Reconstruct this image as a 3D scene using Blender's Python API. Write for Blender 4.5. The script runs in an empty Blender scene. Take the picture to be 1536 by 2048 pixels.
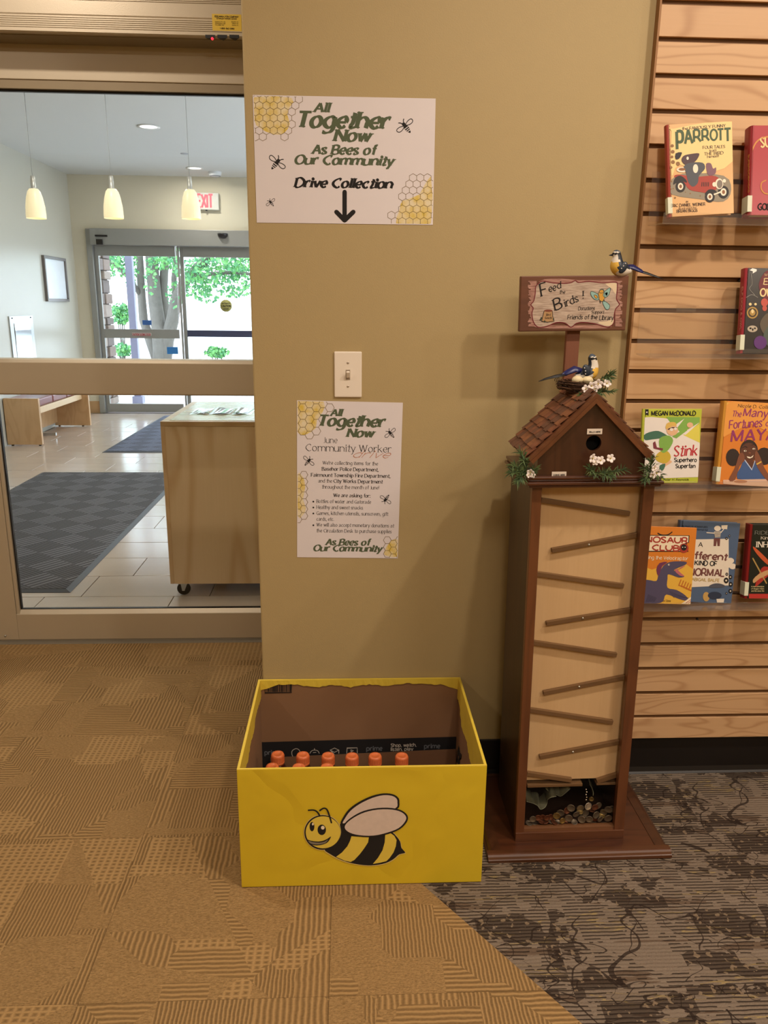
import bpy, bmesh, math, random
from mathutils import Vector, Matrix, Quaternion
from mathutils.geometry import tessellate_polygon
R = random.Random(7)
sc = bpy.context.scene
COL = sc.collection
PI = math.pi

# ------------------------------------------------------------------ camera
F_PX, PITCH, ROLL, YAW = 1552.3, 0.2592, 0.0110, 0.0478
CAM = Vector((0, -2.0327, 1.3536))
fwd = Vector((math.sin(YAW) * math.cos(PITCH), math.cos(YAW) * math.cos(PITCH), -math.sin(PITCH)))
rgt0 = Vector((math.cos(YAW), -math.sin(YAW), 0))
up0 = rgt0.cross(fwd)
rgt = math.cos(ROLL) * rgt0 + math.sin(ROLL) * up0
upv = -math.sin(ROLL) * rgt0 + math.cos(ROLL) * up0
cd = bpy.data.cameras.new('camera')
cam = bpy.data.objects.new('camera', cd)
COL.objects.link(cam)
m = Matrix((rgt, upv, -fwd)).transposed().to_4x4()
m.translation = CAM
cam.matrix_world = m
cd.sensor_fit = 'VERTICAL'
cd.sensor_height = 36.0
cd.lens = F_PX / 2048 * 36.0
cd.clip_end = 200
sc.camera = cam

# ------------------------------------------------------------------ world, lights, exposure
wd = bpy.data.worlds.new('sky')
sc.world = wd
wd.use_nodes = True
bg = wd.node_tree.nodes['Background']
bg.inputs['Color'].default_value = (0.78, 0.85, 1.0, 1)
bg.inputs['Strength'].default_value = 6.5
sc.view_settings.view_transform = 'Standard'
sc.view_settings.look = 'None'
sc.view_settings.exposure = 0.0
sc.view_settings.gamma = 1.0
sc.view_settings.use_curve_mapping = False
sc.cycles.max_bounces = 10
sc.cycles.transparent_max_bounces = 24
sc.cycles.caustics_reflective = False
sc.cycles.caustics_refractive = False
sc.cycles.sample_clamp_indirect = 6.0
WARM = (1.0, 0.86, 0.73)

def disc_lamp(name, loc, power, size=0.14, color=WARM, aim=None, spread=180):
    l = bpy.data.lights.new(name, 'AREA')
    l.shape = 'DISK'; l.size = size; l.energy = power; l.color = color
    l.spread = math.radians(spread)
    o = bpy.data.objects.new(name, l)
    COL.objects.link(o)
    o.location = loc
    if aim:
        o.rotation_euler = (Vector(aim) - Vector(loc)).to_track_quat('-Z', 'Y').to_euler()
    return o

# recessed ceiling lamps of the library room; the wide rear discs are added fill
for (x, y, p) in [(1.41, -1.15, 19), (0.60, -1.15, 16), (2.22, -1.15, 10), (-1.1, 0.10, 16),
                  (0.3, -3.3, 40), (-2.1, -1.45, 17), (2.7, -3.0, 48)]:
    disc_lamp('recessed_or_fill_lamp', (x, y, 2.785), p, .09 if y > -2 else 1.1)
# entrance lobby downlights: the visible pair, plus unseen ones added to brighten it (rows 2.08 m apart)
for (x, y, p) in [(-1.70, 5.33, 12), (-1.71, 7.40, 12), (-1.70, 3.25, 12), (-1.70, 1.32, 9), (0.45, 5.33, 12), (0.45, 7.40, 9), (0.45, 3.25, 12)]:
    disc_lamp('lobby_or_fill_lamp', (x, y, 2.80), p, .14, (1.0, 0.95, 0.88))

# ------------------------------------------------------------------ pixel helpers (photo pixel -> real place)
def ray(px, py):
    return fwd + (px - 768) / F_PX * rgt - (py - 1024) / F_PX * upv
def onY(px, py, Y):
    d = ray(px, py); return CAM + d * ((Y - CAM.y) / d.y)
def onZ(px, py, Z=0.0):
    d = ray(px, py); return CAM + d * ((Z - CAM.z) / d.z)
def onX(px, py, X):
    d = ray(px, py); return CAM + d * ((X - CAM.x) / d.x)

# ------------------------------------------------------------------ materials
def lin(c):
    if isinstance(c, str):
        c = tuple(int(c[i:i + 2], 16) for i in (0, 2, 4))
    return tuple(((v / 255) / 12.92 if v / 255 <= 0.04045 else ((v / 255 + 0.055) / 1.055) ** 2.4) for v in c) + (1.0,)
MATS = {}
class NT:
    def __init__(s, name):
        s.m = bpy.data.materials.new(name); s.m.use_nodes = True
        s.t = s.m.node_tree; s.b = s.t.nodes['Principled BSDF']
        s.out = s.t.nodes['Material Output']
    def n(s, typ, **kw):
        nd = s.t.nodes.new(typ)
        for k, v in kw.items():
            if k.startswith('i_'):
                nd.inputs[k[2:].replace('_', ' ')].default_value = v
            else:
                setattr(nd, k, v)
        return nd
    def l(s, a, b): s.t.links.new(a, b)
    def math(s, op, a, b=None, c=None, clamp=False):
        nd = s.t.nodes.new('ShaderNodeMath'); nd.operation = op; nd.use_clamp = clamp
        for i, v in enumerate((a, b, c)):
            if v is None: continue
            if isinstance(v, (int, float)): nd.inputs[i].default_value = v
            else: s.l(v, nd.inputs[i])
        return nd.outputs[0]
    def mix(s, f, a, b):
        nd = s.t.nodes.new('ShaderNodeMix'); nd.data_type = 'RGBA'
        for sock, v in ((nd.inputs['Factor'], f), (nd.inputs['A'], a), (nd.inputs['B'], b)):
            if isinstance(v, (int, float, tuple)): sock.default_value = v
            else: s.l(v, sock)
        return nd.outputs['Result']
    def coord(s, scale=(1, 1, 1), rnd=0.0, kind='Object', rot=(0, 0, 0)):
        tc = s.n('ShaderNodeTexCoord'); o = tc.outputs[kind]
        if rnd:
            oi = s.n('ShaderNodeObjectInfo')
            mu = s.n('ShaderNodeVectorMath', operation='SCALE'); mu.inputs[0].default_value = (rnd, rnd * 1.7, rnd * .6)
            s.l(oi.outputs['Random'], mu.inputs['Scale'])
            ad = s.n('ShaderNodeVectorMath', operation='ADD'); s.l(o, ad.inputs[0]); s.l(mu.outputs[0], ad.inputs[1]); o = ad.outputs[0]
        mp = s.n('ShaderNodeMapping'); mp.inputs['Scale'].default_value = scale; mp.inputs['Rotation'].default_value = rot
        s.l(o, mp.inputs['Vector'])
        return mp.outputs[0]
    def noise(s, vec, scale, detail=3, rough=.5, dist=0.0):
        nd = s.n('ShaderNodeTexNoise'); nd.inputs['Scale'].default_value = scale; nd.inputs['Detail'].default_value = detail
        nd.inputs['Roughness'].default_value = rough; nd.inputs['Distortion'].default_value = dist
        if vec is not None: s.l(vec, nd.inputs['Vector'])
        return nd.outputs['Fac']
    def bump(s, h, dist, strength=1.0):
        b = s.n('ShaderNodeBump'); b.inputs['Distance'].default_value = dist; b.inputs['Strength'].default_value = strength
        s.l(h, b.inputs['Height']); s.l(b.outputs[0], s.b.inputs['Normal'])
    def base(s, c):
        if isinstance(c, tuple): s.b.inputs['Base Color'].default_value = c
        else: s.l(c, s.b.inputs['Base Color'])

def mat(name, col, rough=.5, metal=0.0, var=.06, vscale=20, bump=0.0, bscale=200, spec=None, coat=0.0, emit=None, estr=1.0, trans=0.0):
    if name in MATS: return MATS[name]
    t = NT(name); c = lin(col)
    v = t.coord(rnd=3)
    n = t.noise(v, vscale, 4)
    dk = tuple(x * (1 - var) for x in c[:3]) + (1,); lt = tuple(min(1, x * (1 + var)) for x in c[:3]) + (1,)
    t.base(t.mix(n, dk, lt))
    t.b.inputs['Roughness'].default_value = rough; t.b.inputs['Metallic'].default_value = metal
    if spec is not None: t.b.inputs['Specular IOR Level'].default_value = spec
    if coat: t.b.inputs['Coat Weight'].default_value = coat; t.b.inputs['Coat Roughness'].default_value = .15
    if bump: t.bump(t.noise(v, bscale, 3), bump)
    if trans: t.b.inputs['Transmission Weight'].default_value = trans
    if emit:
        t.b.inputs['Emission Color'].default_value = lin(emit); t.b.inputs['Emission Strength'].default_value = estr
    MATS[name] = t.m
    return t.m

def wood(name, c1, c2, axis='x', scale=3.0, stretch=9.0, rings=14.0, rough=.45, contrast=1.0, fine=.35, coat=0.0, rnd=5.0, power=2.2):
    """contour lines of a stretched noise: cathedral grain"""
    if name in MATS: return MATS[name]
    t = NT(name)
    s = {'x': (1 / stretch * 3, 3, 3), 'y': (3, 1 / stretch * 3, 3), 'z': (3, 3, 1 / stretch * 3)}[axis]
    v = t.coord(tuple(k * scale / 3 for k in s), rnd=rnd)
    n = t.noise(v, 2.2, 2, .45, .4)
    w = t.math('SINE', t.math('MULTIPLY', n, rings * 6.28))
    w = t.math('POWER', t.math('MULTIPLY_ADD', w, .5, .5), power)
    s2 = {'x': (3, 160, 160), 'y': (160, 3, 160), 'z': (160, 160, 3)}[axis]
    f = t.noise(t.coord(s2, rnd=rnd), 1.0, 3, .6)
    big = t.noise(v, .9, 2)
    k = t.math('ADD', t.math('MULTIPLY', w, .45 * contrast), t.math('MULTIPLY', f, fine))
    k = t.math('ADD', k, t.math('MULTIPLY', t.math('SUBTRACT', big, .5), .7), clamp=True)
    t.base(t.mix(k, lin(c1), lin(c2)))
    t.b.inputs['Roughness'].default_value = rough
    if coat: t.b.inputs['Coat Weight'].default_value = coat; t.b.inputs['Coat Roughness'].default_value = .2
    t.bump(f, .00015)
    MATS[name] = t.m
    return t.m

def clear(name, tint='ffffff', refl=1.0, rough=.02, haze=0.0):
    if name in MATS: return MATS[name]
    t = NT(name); t.t.nodes.remove(t.b)
    tr = t.n('ShaderNodeBsdfTransparent'); tr.inputs[0].default_value = lin(tint)
    gl = t.n('ShaderNodeBsdfGlossy'); gl.inputs['Roughness'].default_value = rough
    fr = t.n('ShaderNodeFresnel'); fr.inputs['IOR'].default_value = 1.48
    geo = t.n('ShaderNodeNewGeometry')
    f = t.math('MULTIPLY', fr.outputs[0], t.math('SUBTRACT', 1.0, geo.outputs['Backfacing']))
    f = t.math('MULTIPLY', f, refl)
    mx = t.n('ShaderNodeMixShader'); t.l(f, mx.inputs[0]); t.l(tr.outputs[0], mx.inputs[1]); t.l(gl.outputs[0], mx.inputs[2])
    last = mx.outputs[0]
    if haze:
        df = t.n('ShaderNodeBsdfDiffuse'); m2 = t.n('ShaderNodeMixShader'); m2.inputs[0].default_value = haze
        t.l(last, m2.inputs[1]); t.l(df.outputs[0], m2.inputs[2]); last = m2.outputs[0]
    t.l(last, t.out.inputs['Surface'])
    MATS[name] = t.m
    return t.m

def carpet_tan():
    t = NT('tan_carpet')
    v = t.coord(rnd=11)
    sp = t.n('ShaderNodeSeparateXYZ'); wob = t.noise(v, 30, 2)
    t.l(v, sp.inputs[0])
    x = t.math('ADD', sp.outputs[0], t.math('MULTIPLY', wob, .006)); y = t.math('ADD', sp.outputs[1], t.math('MULTIPLY', wob, .006))
    vo = t.n('ShaderNodeTexVoronoi', distance='CHEBYCHEV'); vo.inputs['Scale'].default_value = 5.6; vo.inputs['Randomness'].default_value = .8; t.l(v, vo.inputs['Vector'])
    vo2 = t.n('ShaderNodeTexVoronoi', distance='EUCLIDEAN'); vo2.inputs['Scale'].default_value = 2.3; t.l(v, vo2.inputs['Vector'])
    c1 = t.n('ShaderNodeSeparateColor'); t.l(vo.outputs['Color'], c1.inputs[0])
    c2 = t.n('ShaderNodeSeparateColor'); t.l(vo2.outputs['Color'], c2.inputs[0])
    sel = t.math('FRACT', t.math('ADD', c1.outputs[0], c2.outputs[0]))
    def rib(u, pitch):
        return t.math('MULTIPLY_ADD', t.math('SINE', t.math('MULTIPLY', u, 6.2832 / pitch)), .5, .5)
    ry = rib(x, .0125); rx = rib(y, .0115); rd = rib(x, .0085)
    grid = t.math('MAXIMUM', rib(x, .017), rib(y, .0125))
    mp2 = t.n('ShaderNodeMapping'); mp2.inputs['Scale'].default_value = (.55, 1.1, 1); t.l(v, mp2.inputs['Vector'])
    loops = t.noise(mp2.outputs[0], 260, 2, .7)
    flat = t.math('MULTIPLY_ADD', loops, 1.5, -.15, clamp=True)
    def lt(a): return t.math('LESS_THAN', sel, a)
    def mixv(f, a, b):  # f? a : b
        return t.math('ADD', t.math('MULTIPLY', f, a), t.math('MULTIPLY', t.math('SUBTRACT', 1.0, f), b))
    h = mixv(lt(.82), grid, flat)
    h = mixv(lt(.60), rd, h)
    h = mixv(lt(.45), flat, h)
    h = mixv(lt(.38), rx, h)
    h = mixv(lt(.20), ry, h)
    h = t.math('ADD', t.math('MULTIPLY', h, .72), t.math('MULTIPLY', loops, .42))
    big = t.noise(v, 5, 2)
    c = t.mix(h, lin('5a452a'), lin('ad8c5e'))
    c = t.mix(t.math('MULTIPLY', big, .35), c, lin('99774a'))
    t.base(c); t.b.inputs['Roughness'].default_value = .95; t.b.inputs['Specular IOR Level'].default_value = .1
    t.bump(h, .003, .9)
    return t.m

def carpet_dark():
    t = NT('dark_patterned_carpet')
    tc = t.coord()
    v = tc
    sp = t.n('ShaderNodeSeparateXYZ'); t.l(v, sp.inputs[0])
    wob = t.noise(v, 22, 3)
    y = t.math('ADD', sp.outputs[1], t.math('MULTIPLY', wob, .006))
    ribs = t.math('MULTIPLY_ADD', t.math('SINE', t.math('MULTIPLY', y, 6.2832 / .0098)), .5, .5)
    loops = t.noise(v, 300, 2, .6)
    # blocks that are ribbed, plain or nearly black
    mpv = t.n('ShaderNodeMapping'); mpv.inputs['Scale'].default_value = (1, 1.7, 1); t.l(v, mpv.inputs['Vector'])
    vo = t.n('ShaderNodeTexVoronoi', distance='CHEBYCHEV'); vo.inputs['Scale'].default_value = 7; t.l(mpv.outputs[0], vo.inputs['Vector'])
    cc = t.n('ShaderNodeSeparateColor'); t.l(vo.outputs['Color'], cc.inputs[0]); sel = cc.outputs[0]
    n1 = t.noise(mpv.outputs[0], 7, 4, .6)
    dark = t.math('MULTIPLY', t.math('GREATER_THAN', sel, .58), t.math('GREATER_THAN', n1, .44))
    ribbed = t.math('LESS_THAN', sel, .55)
    gap = t.math('LESS_THAN', ribs, .27)
    gapn = t.math('MULTIPLY', gap, t.math('MAXIMUM', t.math('MULTIPLY', ribbed, t.math('GREATER_THAN', t.noise(v, 24, 2), .44)), dark))
    mv = t.n('ShaderNodeMapping'); mv.inputs['Scale'].default_value = (.5, 5, 1); t.l(v, mv.inputs['Vector'])
    streak = t.noise(mv.outputs[0], 5, 3, .6)
    c = t.mix(streak, lin('6e6154'), lin('978878'))
    c = t.mix(t.math('GREATER_THAN', streak, .60), c, lin('6b5a4b'))
    c = t.mix(t.math('MULTIPLY', t.math('LESS_THAN', t.math('ABSOLUTE', t.math('SUBTRACT', streak, .40)), .007), .7), c, lin('ab9560'))
    c = t.mix(t.math('MULTIPLY', dark, .72), c, lin('2e231d'))
    c = t.mix(t.math('MULTIPLY', gapn, .85), c, lin('1c1512'))
    # scribbled veins
    for sc_, w, o in ((3.2, .0045, 0.0), (4.5, .004, 7.3), (5.5, .003, 3.1)):
        mm = t.n('ShaderNodeMapping'); mm.inputs['Location'].default_value = (o, o, 0); t.l(v, mm.inputs['Vector'])
        n2 = t.noise(mm.outputs[0], sc_, 2, .55, .8)
        ln = t.math('LESS_THAN', t.math('ABSOLUTE', t.math('SUBTRACT', n2, .5)), w)
        c = t.mix(t.math('MULTIPLY', ln, t.math('MULTIPLY', t.math('GREATER_THAN', t.noise(v, 9, 2), .45), .85)), c, lin('241a16'))
    # pale dotted loops in the dark blocks
    c = t.mix(t.math('MULTIPLY', t.math('GREATER_THAN', t.noise(v, 60, 2), .62), t.math('MULTIPLY', dark, .55)), c, lin('a58f74'))
    c = t.mix(t.math('MULTIPLY', loops, .4), c, lin('4c4138'))
    t.base(c); t.b.inputs['Roughness'].default_value = .97; t.b.inputs['Specular IOR Level'].default_value = .1
    t.bump(t.math('ADD', t.math('MULTIPLY', ribs, .6), loops), .003, .8)
    return t.m

def mat_pattern(name, a, b):
    """entrance mat: ribbed squares in a basket weave set on the diagonal"""
    t = NT(name)
    v = t.coord(rot=(0, 0, math.radians(38)))
    sp = t.n('ShaderNodeSeparateXYZ'); t.l(v, sp.inputs[0])
    S = .165
    ck = t.n('ShaderNodeTexChecker'); ck.inputs['Scale'].default_value = 1 / S; t.l(v, ck.inputs['Vector'])
    r1 = t.math('MULTIPLY_ADD', t.math('SINE', t.math('MULTIPLY', sp.outputs[0], 6.2832 / (S / 5))), .5, .5)
    r2 = t.math('MULTIPLY_ADD', t.math('SINE', t.math('MULTIPLY', sp.outputs[1], 6.2832 / (S / 9))), .16, .2)
    f = ck.outputs['Fac']
    h = t.math('ADD', t.math('MULTIPLY', f, r1), t.math('MULTIPLY', t.math('SUBTRACT', 1.0, f), r2))
    h = t.math('ADD', h, t.math('MULTIPLY', t.noise(v, 300, 2), .25))
    t.base(t.mix(h, lin(a), lin(b))); t.b.inputs['Roughness'].default_value = .9
    t.bump(h, .004, .8)
    return t.m

M_ = {}
WALL = mat('olive_tan_wall_paint', 'b19c6e', .62, var=.02, bump=.0003, bscale=320)
WALLF = mat('lobby_wall_paint', 'd2c8b0', .7, var=.02, bump=.0006, bscale=300)
WALLG = mat('lobby_pale_grey_wall_paint', 'c4c0b2', .30, var=.02)
WHITEC = mat('white_ceiling_paint', 'd9d9d6', .8, var=.01)
BEIGE = mat('beige_anodised_door_metal', 'c0b39b', .42, metal=.25, var=.02, bump=.0002, bscale=400)
BEIGED = mat('beige_metal_inner_lip', '8f8065', .5, metal=.2)
BLACK = mat('black_rubber', '0c0b0b', .5)
BASEB = mat('black_cove_base', '120e0d', .45, var=.1)
PAPER = mat('white_paper', 'e2dbdd', .75, var=.015, bump=.0008, bscale=9)
GREEN = mat('olive_green_ink', '556046', .8)
INK = mat('black_ink', '15110f', .8)
HEXI = mat('brown_hexagon_ink', '7a6438', .8)
HEXF = NT('yellow_watercolour_ink')
HEXF.base(HEXF.mix(HEXF.math('MULTIPLY_ADD', HEXF.noise(HEXF.coord(), 38, 3), 2.6, -.75, clamp=True), lin('e8dfc8'), lin('dcbf4c'))); HEXF.b.inputs['Roughness'].default_value = .8; HEXF = HEXF.m
ORANGEI = mat('orange_script_ink', 'b8682e', .8)
WHITEP = mat('white_switch_plastic', 'efe4d4', .3, var=.01)
STEEL = mat('brushed_steel', 'b9bab8', .32, metal=.9, var=.05)
YEL = NT('yellow_wrapping_paper')
_v1 = YEL.coord(rnd=3); _n1 = YEL.noise(_v1, 5, 3); YEL.base(YEL.mix(_n1, lin('d2b524'), lin('dfc42c'))); YEL.b.inputs['Roughness'].default_value = .5
_c1 = YEL.math('MINIMUM', YEL.math('MULTIPLY', YEL.math('ABSOLUTE', YEL.math('SUBTRACT', YEL.noise(_v1, 3.2, 2, .5, .3), .5)), 14), 1.0)
YEL.bump(YEL.math('ADD', _c1, YEL.math('MULTIPLY', YEL.noise(_v1, 14, 2), .8)), .0016, .8); YEL = YEL.m
YELI = mat('yellow_paper_underside', 'dcc042', .55, var=.08, vscale=12, bump=.004, bscale=9)
CARD = mat('brown_cardboard', '8a6647', .85, var=.05, vscale=8)
MAPLE = wood('maple_slat_laminate', 'd2ab80', 'a2744a', 'x', 3.4, 5.5, 13, contrast=.95, fine=.14, power=6)
MAPLEZ = wood('maple_veneer_upright', 'e0bd92', 'c29868', 'z', 2.2, 4, 12, contrast=.8, fine=.25, rough=.3, coat=.3)
PLY = wood('pale_plywood_panel', 'e4c69e', 'd2b087', 'z', 6, 3, 3, contrast=.15, fine=.5, rough=.55, rnd=0)
DKW = wood('dark_walnut_stain', '4a2a17', '2a140a', 'z', 4, 8, 8, contrast=.8, rough=.35, coat=.35)
DKWX = wood('dark_walnut_stain_crosswise', '522c18', '2b140a', 'x', 4, 8, 8, contrast=.8, rough=.35, coat=.35)
RED = wood('reddish_cherry_stain', '6c4024', '452614', 'z', 5, 9, 6, contrast=.6, rough=.35, coat=.3)
REDX = wood('reddish_cherry_stain_crosswise', '683f26', '442413', 'x', 5, 9, 6, contrast=.7, rough=.35, coat=.3)
RAILW = wood('brown_rail_wood', '7e6144', '62482e', 'x', 8, 9, 4, contrast=.5, rough=.55)
SHING = wood('brown_shingle_wood', '80502e', '4f2d17', 'y', 10, 6, 5, contrast=.6, rough=.75)
GROOVE = mat('dark_brown_groove', '6a4a2a', .7, var=.1)
EDGE = mat('brown_panel_edge', '9a6f44', .6)
GLASS = clear('door_glass', 'f6f8f7', 1.0, .0)
GLASSF = clear('far_door_glass', 'f4f8f8', 1.0, .0)
ACR = clear('clear_acrylic', 'fdfbf7', 1.8, .04, haze=.03)
RED_LED = mat('red_indicator', 'ff3040', .4, emit='ff2030', estr=3)

# ------------------------------------------------------------------ mesh builder
class MB:
    def __init__(s): s.v = []; s.f = []; s.mi = []; s.sm = []; s.cur = 0; s.smooth = False
    def add(s, vs, fs, mi=None, smooth=None):
        b = len(s.v); s.v += [tuple(p) for p in vs]
        for f in fs:
            s.f.append([b + i for i in f]); s.mi.append(s.cur if mi is None else mi); s.sm.append(s.smooth if smooth is None else smooth)
        return s
    def box(s, x0, x1, y0, y1, z0, z1, mi=None, M=None):
        vs = [Vector((x, y, z)) for z in (z0, z1) for y in (y0, y1) for x in (x0, x1)]
        if M is not None: vs = [M @ v for v in vs]
        return s.add(vs, [(0, 2, 3, 1), (4, 5, 7, 6), (0, 1, 5, 4), (2, 6, 7, 3), (0, 4, 6, 2), (1, 3, 7, 5)], mi, False)
    def prism(s, poly, y0, y1, mi=None, plane='xz', M=None):
        """poly in a plane, extruded along the third axis"""
        def P(a, b, c):
            v = {'xz': Vector((a, c, b)), 'yz': Vector((c, a, b)), 'xy': Vector((a, b, c))}[plane]
            return M @ v if M is not None else v
        n = len(poly)
        vs = [P(a, b, y0) for a, b in poly] + [P(a, b, y1) for a, b in poly]
        tris = tessellate_polygon([[Vector((a, b, 0)) for a, b in poly]])
        fs = [tuple(t) for t in tris] + [tuple(i + n for i in reversed(t)) for t in tris]
        fs += [(i, (i + 1) % n, (i + 1) % n + n, i + n) for i in range(n)]
        return s.add(vs, fs, mi, False)
    def tube(s, pts, rad, seg=8, mi=None, smooth=True, caps=True, flat=1.0, mfun=None):
        pts = [Vector(p) for p in pts]; n = len(pts)
        if not isinstance(rad, (list, tuple)): rad = [rad] * n
        T = (pts[1] - pts[0]).normalized(); N = T.orthogonal().normalized()
        vs = []
        for i, p in enumerate(pts):
            t = (pts[min(i + 1, n - 1)] - pts[max(i - 1, 0)])
            t = t.normalized() if t.length > 1e-9 else T
            q = T.rotation_difference(t); N = (q @ N); N = (N - t * N.dot(t)).normalized(); T = t
            B = t.cross(N)
            for k in range(seg):
                a = 2 * PI * k / seg
                vs.append(p + rad[i] * (math.cos(a) * N + math.sin(a) * B * flat))
        b = len(s.v); s.v += [tuple(v) for v in vs]
        def addf(f):
            s.f.append([b + i for i in f]); s.sm.append(smooth)
            if mfun:
                c = sum((vs[i] for i in f), Vector()) / len(f); s.mi.append(mfun(c))
            else: s.mi.append(s.cur if mi is None else mi)
        for i in range(n - 1):
            for k in range(seg):
                k2 = (k + 1) % seg
                addf((i * seg + k, i * seg + k2, (i + 1) * seg + k2, (i + 1) * seg + k))
        if caps:
            addf(tuple(reversed(range(seg)))); addf(tuple((n - 1) * seg + k for k in range(seg)))
        return s
    def lathe(s, prof, c=(0, 0, 0), seg=24, mi=None, smooth=True, M=None, caps=True):
        """prof: (r, z)"""
        vs = []
        for r, z in prof:
            for k in range(seg):
                a = 2 * PI * k / seg
                v = Vector((r * math.cos(a), r * math.sin(a), z))
                if M is not None: v = M @ v
                vs.append(v + Vector(c))
        n = len(prof); fs = []
        for i in range(n - 1):
            for k in range(seg):
                k2 = (k + 1) % seg; fs.append((i * seg + k, i * seg + k2, (i + 1) * seg + k2, (i + 1) * seg + k))
        if caps:
            fs.append(tuple(reversed(range(seg)))); fs.append(tuple((n - 1) * seg + k for k in range(seg)))
        return s.add(vs, fs, mi, smooth)
    def ball(s, c, r, seg=12, rings=8, mi=None, M=None):
        if not isinstance(r, (tuple, list)): r = (r, r, r)
        vs = []; fs = []
        for i in range(rings + 1):
            th = PI * i / rings
            for k in range(seg):
                a = 2 * PI * k / seg
                v = Vector((r[0] * math.sin(th) * math.cos(a), r[1] * math.sin(th) * math.sin(a), r[2] * math.cos(th)))
                if M is not None: v = M @ v
                vs.append(v + Vector(c))
        for i in range(rings):
            for k in range(seg):
                k2 = (k + 1) % seg; fs.append((i * seg + k, (i + 1) * seg + k, (i + 1) * seg + k2, i * seg + k2))
        return s.add(vs, fs, mi, True)
    def build(s, name, mats, parent=None, W=False, bevel=0.0, kind=None, label=None, fix=True):
        me = bpy.data.meshes.new(name)
        vs = s.v
        if W and parent is not None:
            inv = wm(parent).inverted(); vs = [inv @ Vector(v) for v in vs]
        me.from_pydata([tuple(v) for v in vs], [], s.f)
        if not isinstance(mats, (list, tuple)): mats = [mats]
        for mm in mats: me.materials.append(mm)
        for p, i, q in zip(me.polygons, s.mi, s.sm): p.material_index = i; p.use_smooth = q
        if fix:
            bm = bmesh.new(); bm.from_mesh(me); bmesh.ops.recalc_face_normals(bm, faces=bm.faces); bm.to_mesh(me); bm.free()
        me.update()
        o = bpy.data.objects.new(name, me); COL.objects.link(o)
        if parent is not None: o.parent = parent
        if bevel:
            b = o.modifiers.new('bevel', 'BEVEL'); b.width = bevel; b.segments = 2; b.limit_method = 'ANGLE'; b.angle_limit = .6
        if kind: o['kind'] = kind
        if label: o['label'] = label
        return o
def wm(o):
    mtx = Matrix.LocRotScale(o.location, o.rotation_euler if o.rotation_mode == 'XYZ' else o.rotation_quaternion, None)
    return (wm(o.parent) @ mtx) if o.parent else mtx
def tag(o, label, cat, group=None):
    o['label'] = label; o['category'] = cat
    if group: o['group'] = group
    return o
def thing(name, label, cat, loc=(0, 0, 0), rot=None, group=None):
    o = bpy.data.objects.new(name, None); COL.objects.link(o); o.empty_display_size = .05
    o.location = loc
    if rot is not None: o.rotation_euler = rot
    return tag(o, label, cat, group)
def struct(o, **k): o['kind'] = 'structure'; return o
def sempty(name, loc=(0, 0, 0)):
    o = bpy.data.objects.new(name, None); COL.objects.link(o); o.location = loc; o['kind'] = 'structure'; return o
def copy_tree(o, parent=None):
    c = o.copy(); COL.objects.link(c); c.parent = parent
    for ch in [x for x in o.children]: copy_tree(ch, c)
    return c

# ------------------------------------------------------------------ stroke lettering
G = {}
def _g(s):
    for ln in s.strip().split('\n'):
        p = ln.split(); G[p[0]] = (int(p[1], 36), p[2:])
_g('''a b ~1e5g8e8a86 ~8b4b184678 
b b -1l16 ~1e5g9b5618
c a ~8e5g1b5688
d b -9l96 ~9e5g1b5698
e a -1b8b ~8b8e5g1b5688
f 7 ~7k5l4i4c46 -1g7g
g b ~9e5g1b5698 ~9g9b945112
h b -1l16 ~1d5g9d9a96
i 4 -2g26 .2j
j 4 ~3g3b3411 .3j
k a -1l16 -8g1a -3c96
l 4 -2l26
m g -1g16 ~1d5g8d8a86 ~8dbgfdfaf6
n b -1g16 ~1d5g9d9a96
o b o5g1b569b
p b -1g11 ~1e5g9b5618
q b ~9e5g1b5698 -9g91
r 8 -1g16 ~1c4g7f
s 9 ~7e4g1e4b784618
t 7 ~4k4c384677 -1g7g
u b ~1g1946989c -9g96
v a -1g569g
w e -1g467ga6dg
x a -1g96 -9g16
y a -1g56 -9g563111
z a -1g9g1696
A d -166kc6 -3b9b
B b -1k16 ~1k6k9h6d1d ~1d7da97616
C d ~bi7k1d76b8
D d -1k16 ~1k7kcd7616
E a -1k16 -1k9k -1d8d -1696
F a -1k16 -1k9k -1d8d
G d ~bi7k1d76c8 -c7ccc8 -8cdc
H d -1k16 -bkb6 -1dbd
I 5 -2k26
J 7 ~5k5b5716
K c -1k16 -ak1c -4eb6
L a -1k16 -1696
M g -1k16 -1k77dk -dkd6
N d -1k16 -1kb6 -bkb6
O e o7k1d76dd
P b -1k16 ~1k7k9g7c1c
R c -1k16 ~1k7k9g7c1c -6cb6
S b ~9i5k1h5d995618
T b -0kak -5k56
U d ~1k1b66bbbk
V d -1k66bk
W i -1k568kc6gk
X c -1kb6 -bk16
Y c -1k6d -bk6d66
Z b -1kbk16b6
0 b o5k1d569d
1 7 -1h3k36
2 a ~1h5k8h6c16 -1696
3 a ~1j5k8h4d995618
4 b -7k1a9a -7k76
5 a -8k2k1d ~1d5e895618
6 b ~8k2f1956995d29
7 a -1k9k36
8 b o5k1h5d9h o5d19569a
9 b o5k1h5d9h ~9h9d36
. 4 .27
, 4 -2714
: 4 .27 .2f
' 3 -1l1h
! 4 -2l2b .27
- 8 -1c6c
& d -b613 ~1k6k9h
* 6 .2c''')
G['&'] = (12, ['-b62i', '~2i5k7i1a56aa'])
def _v(c): return int(c, 36)
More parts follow.
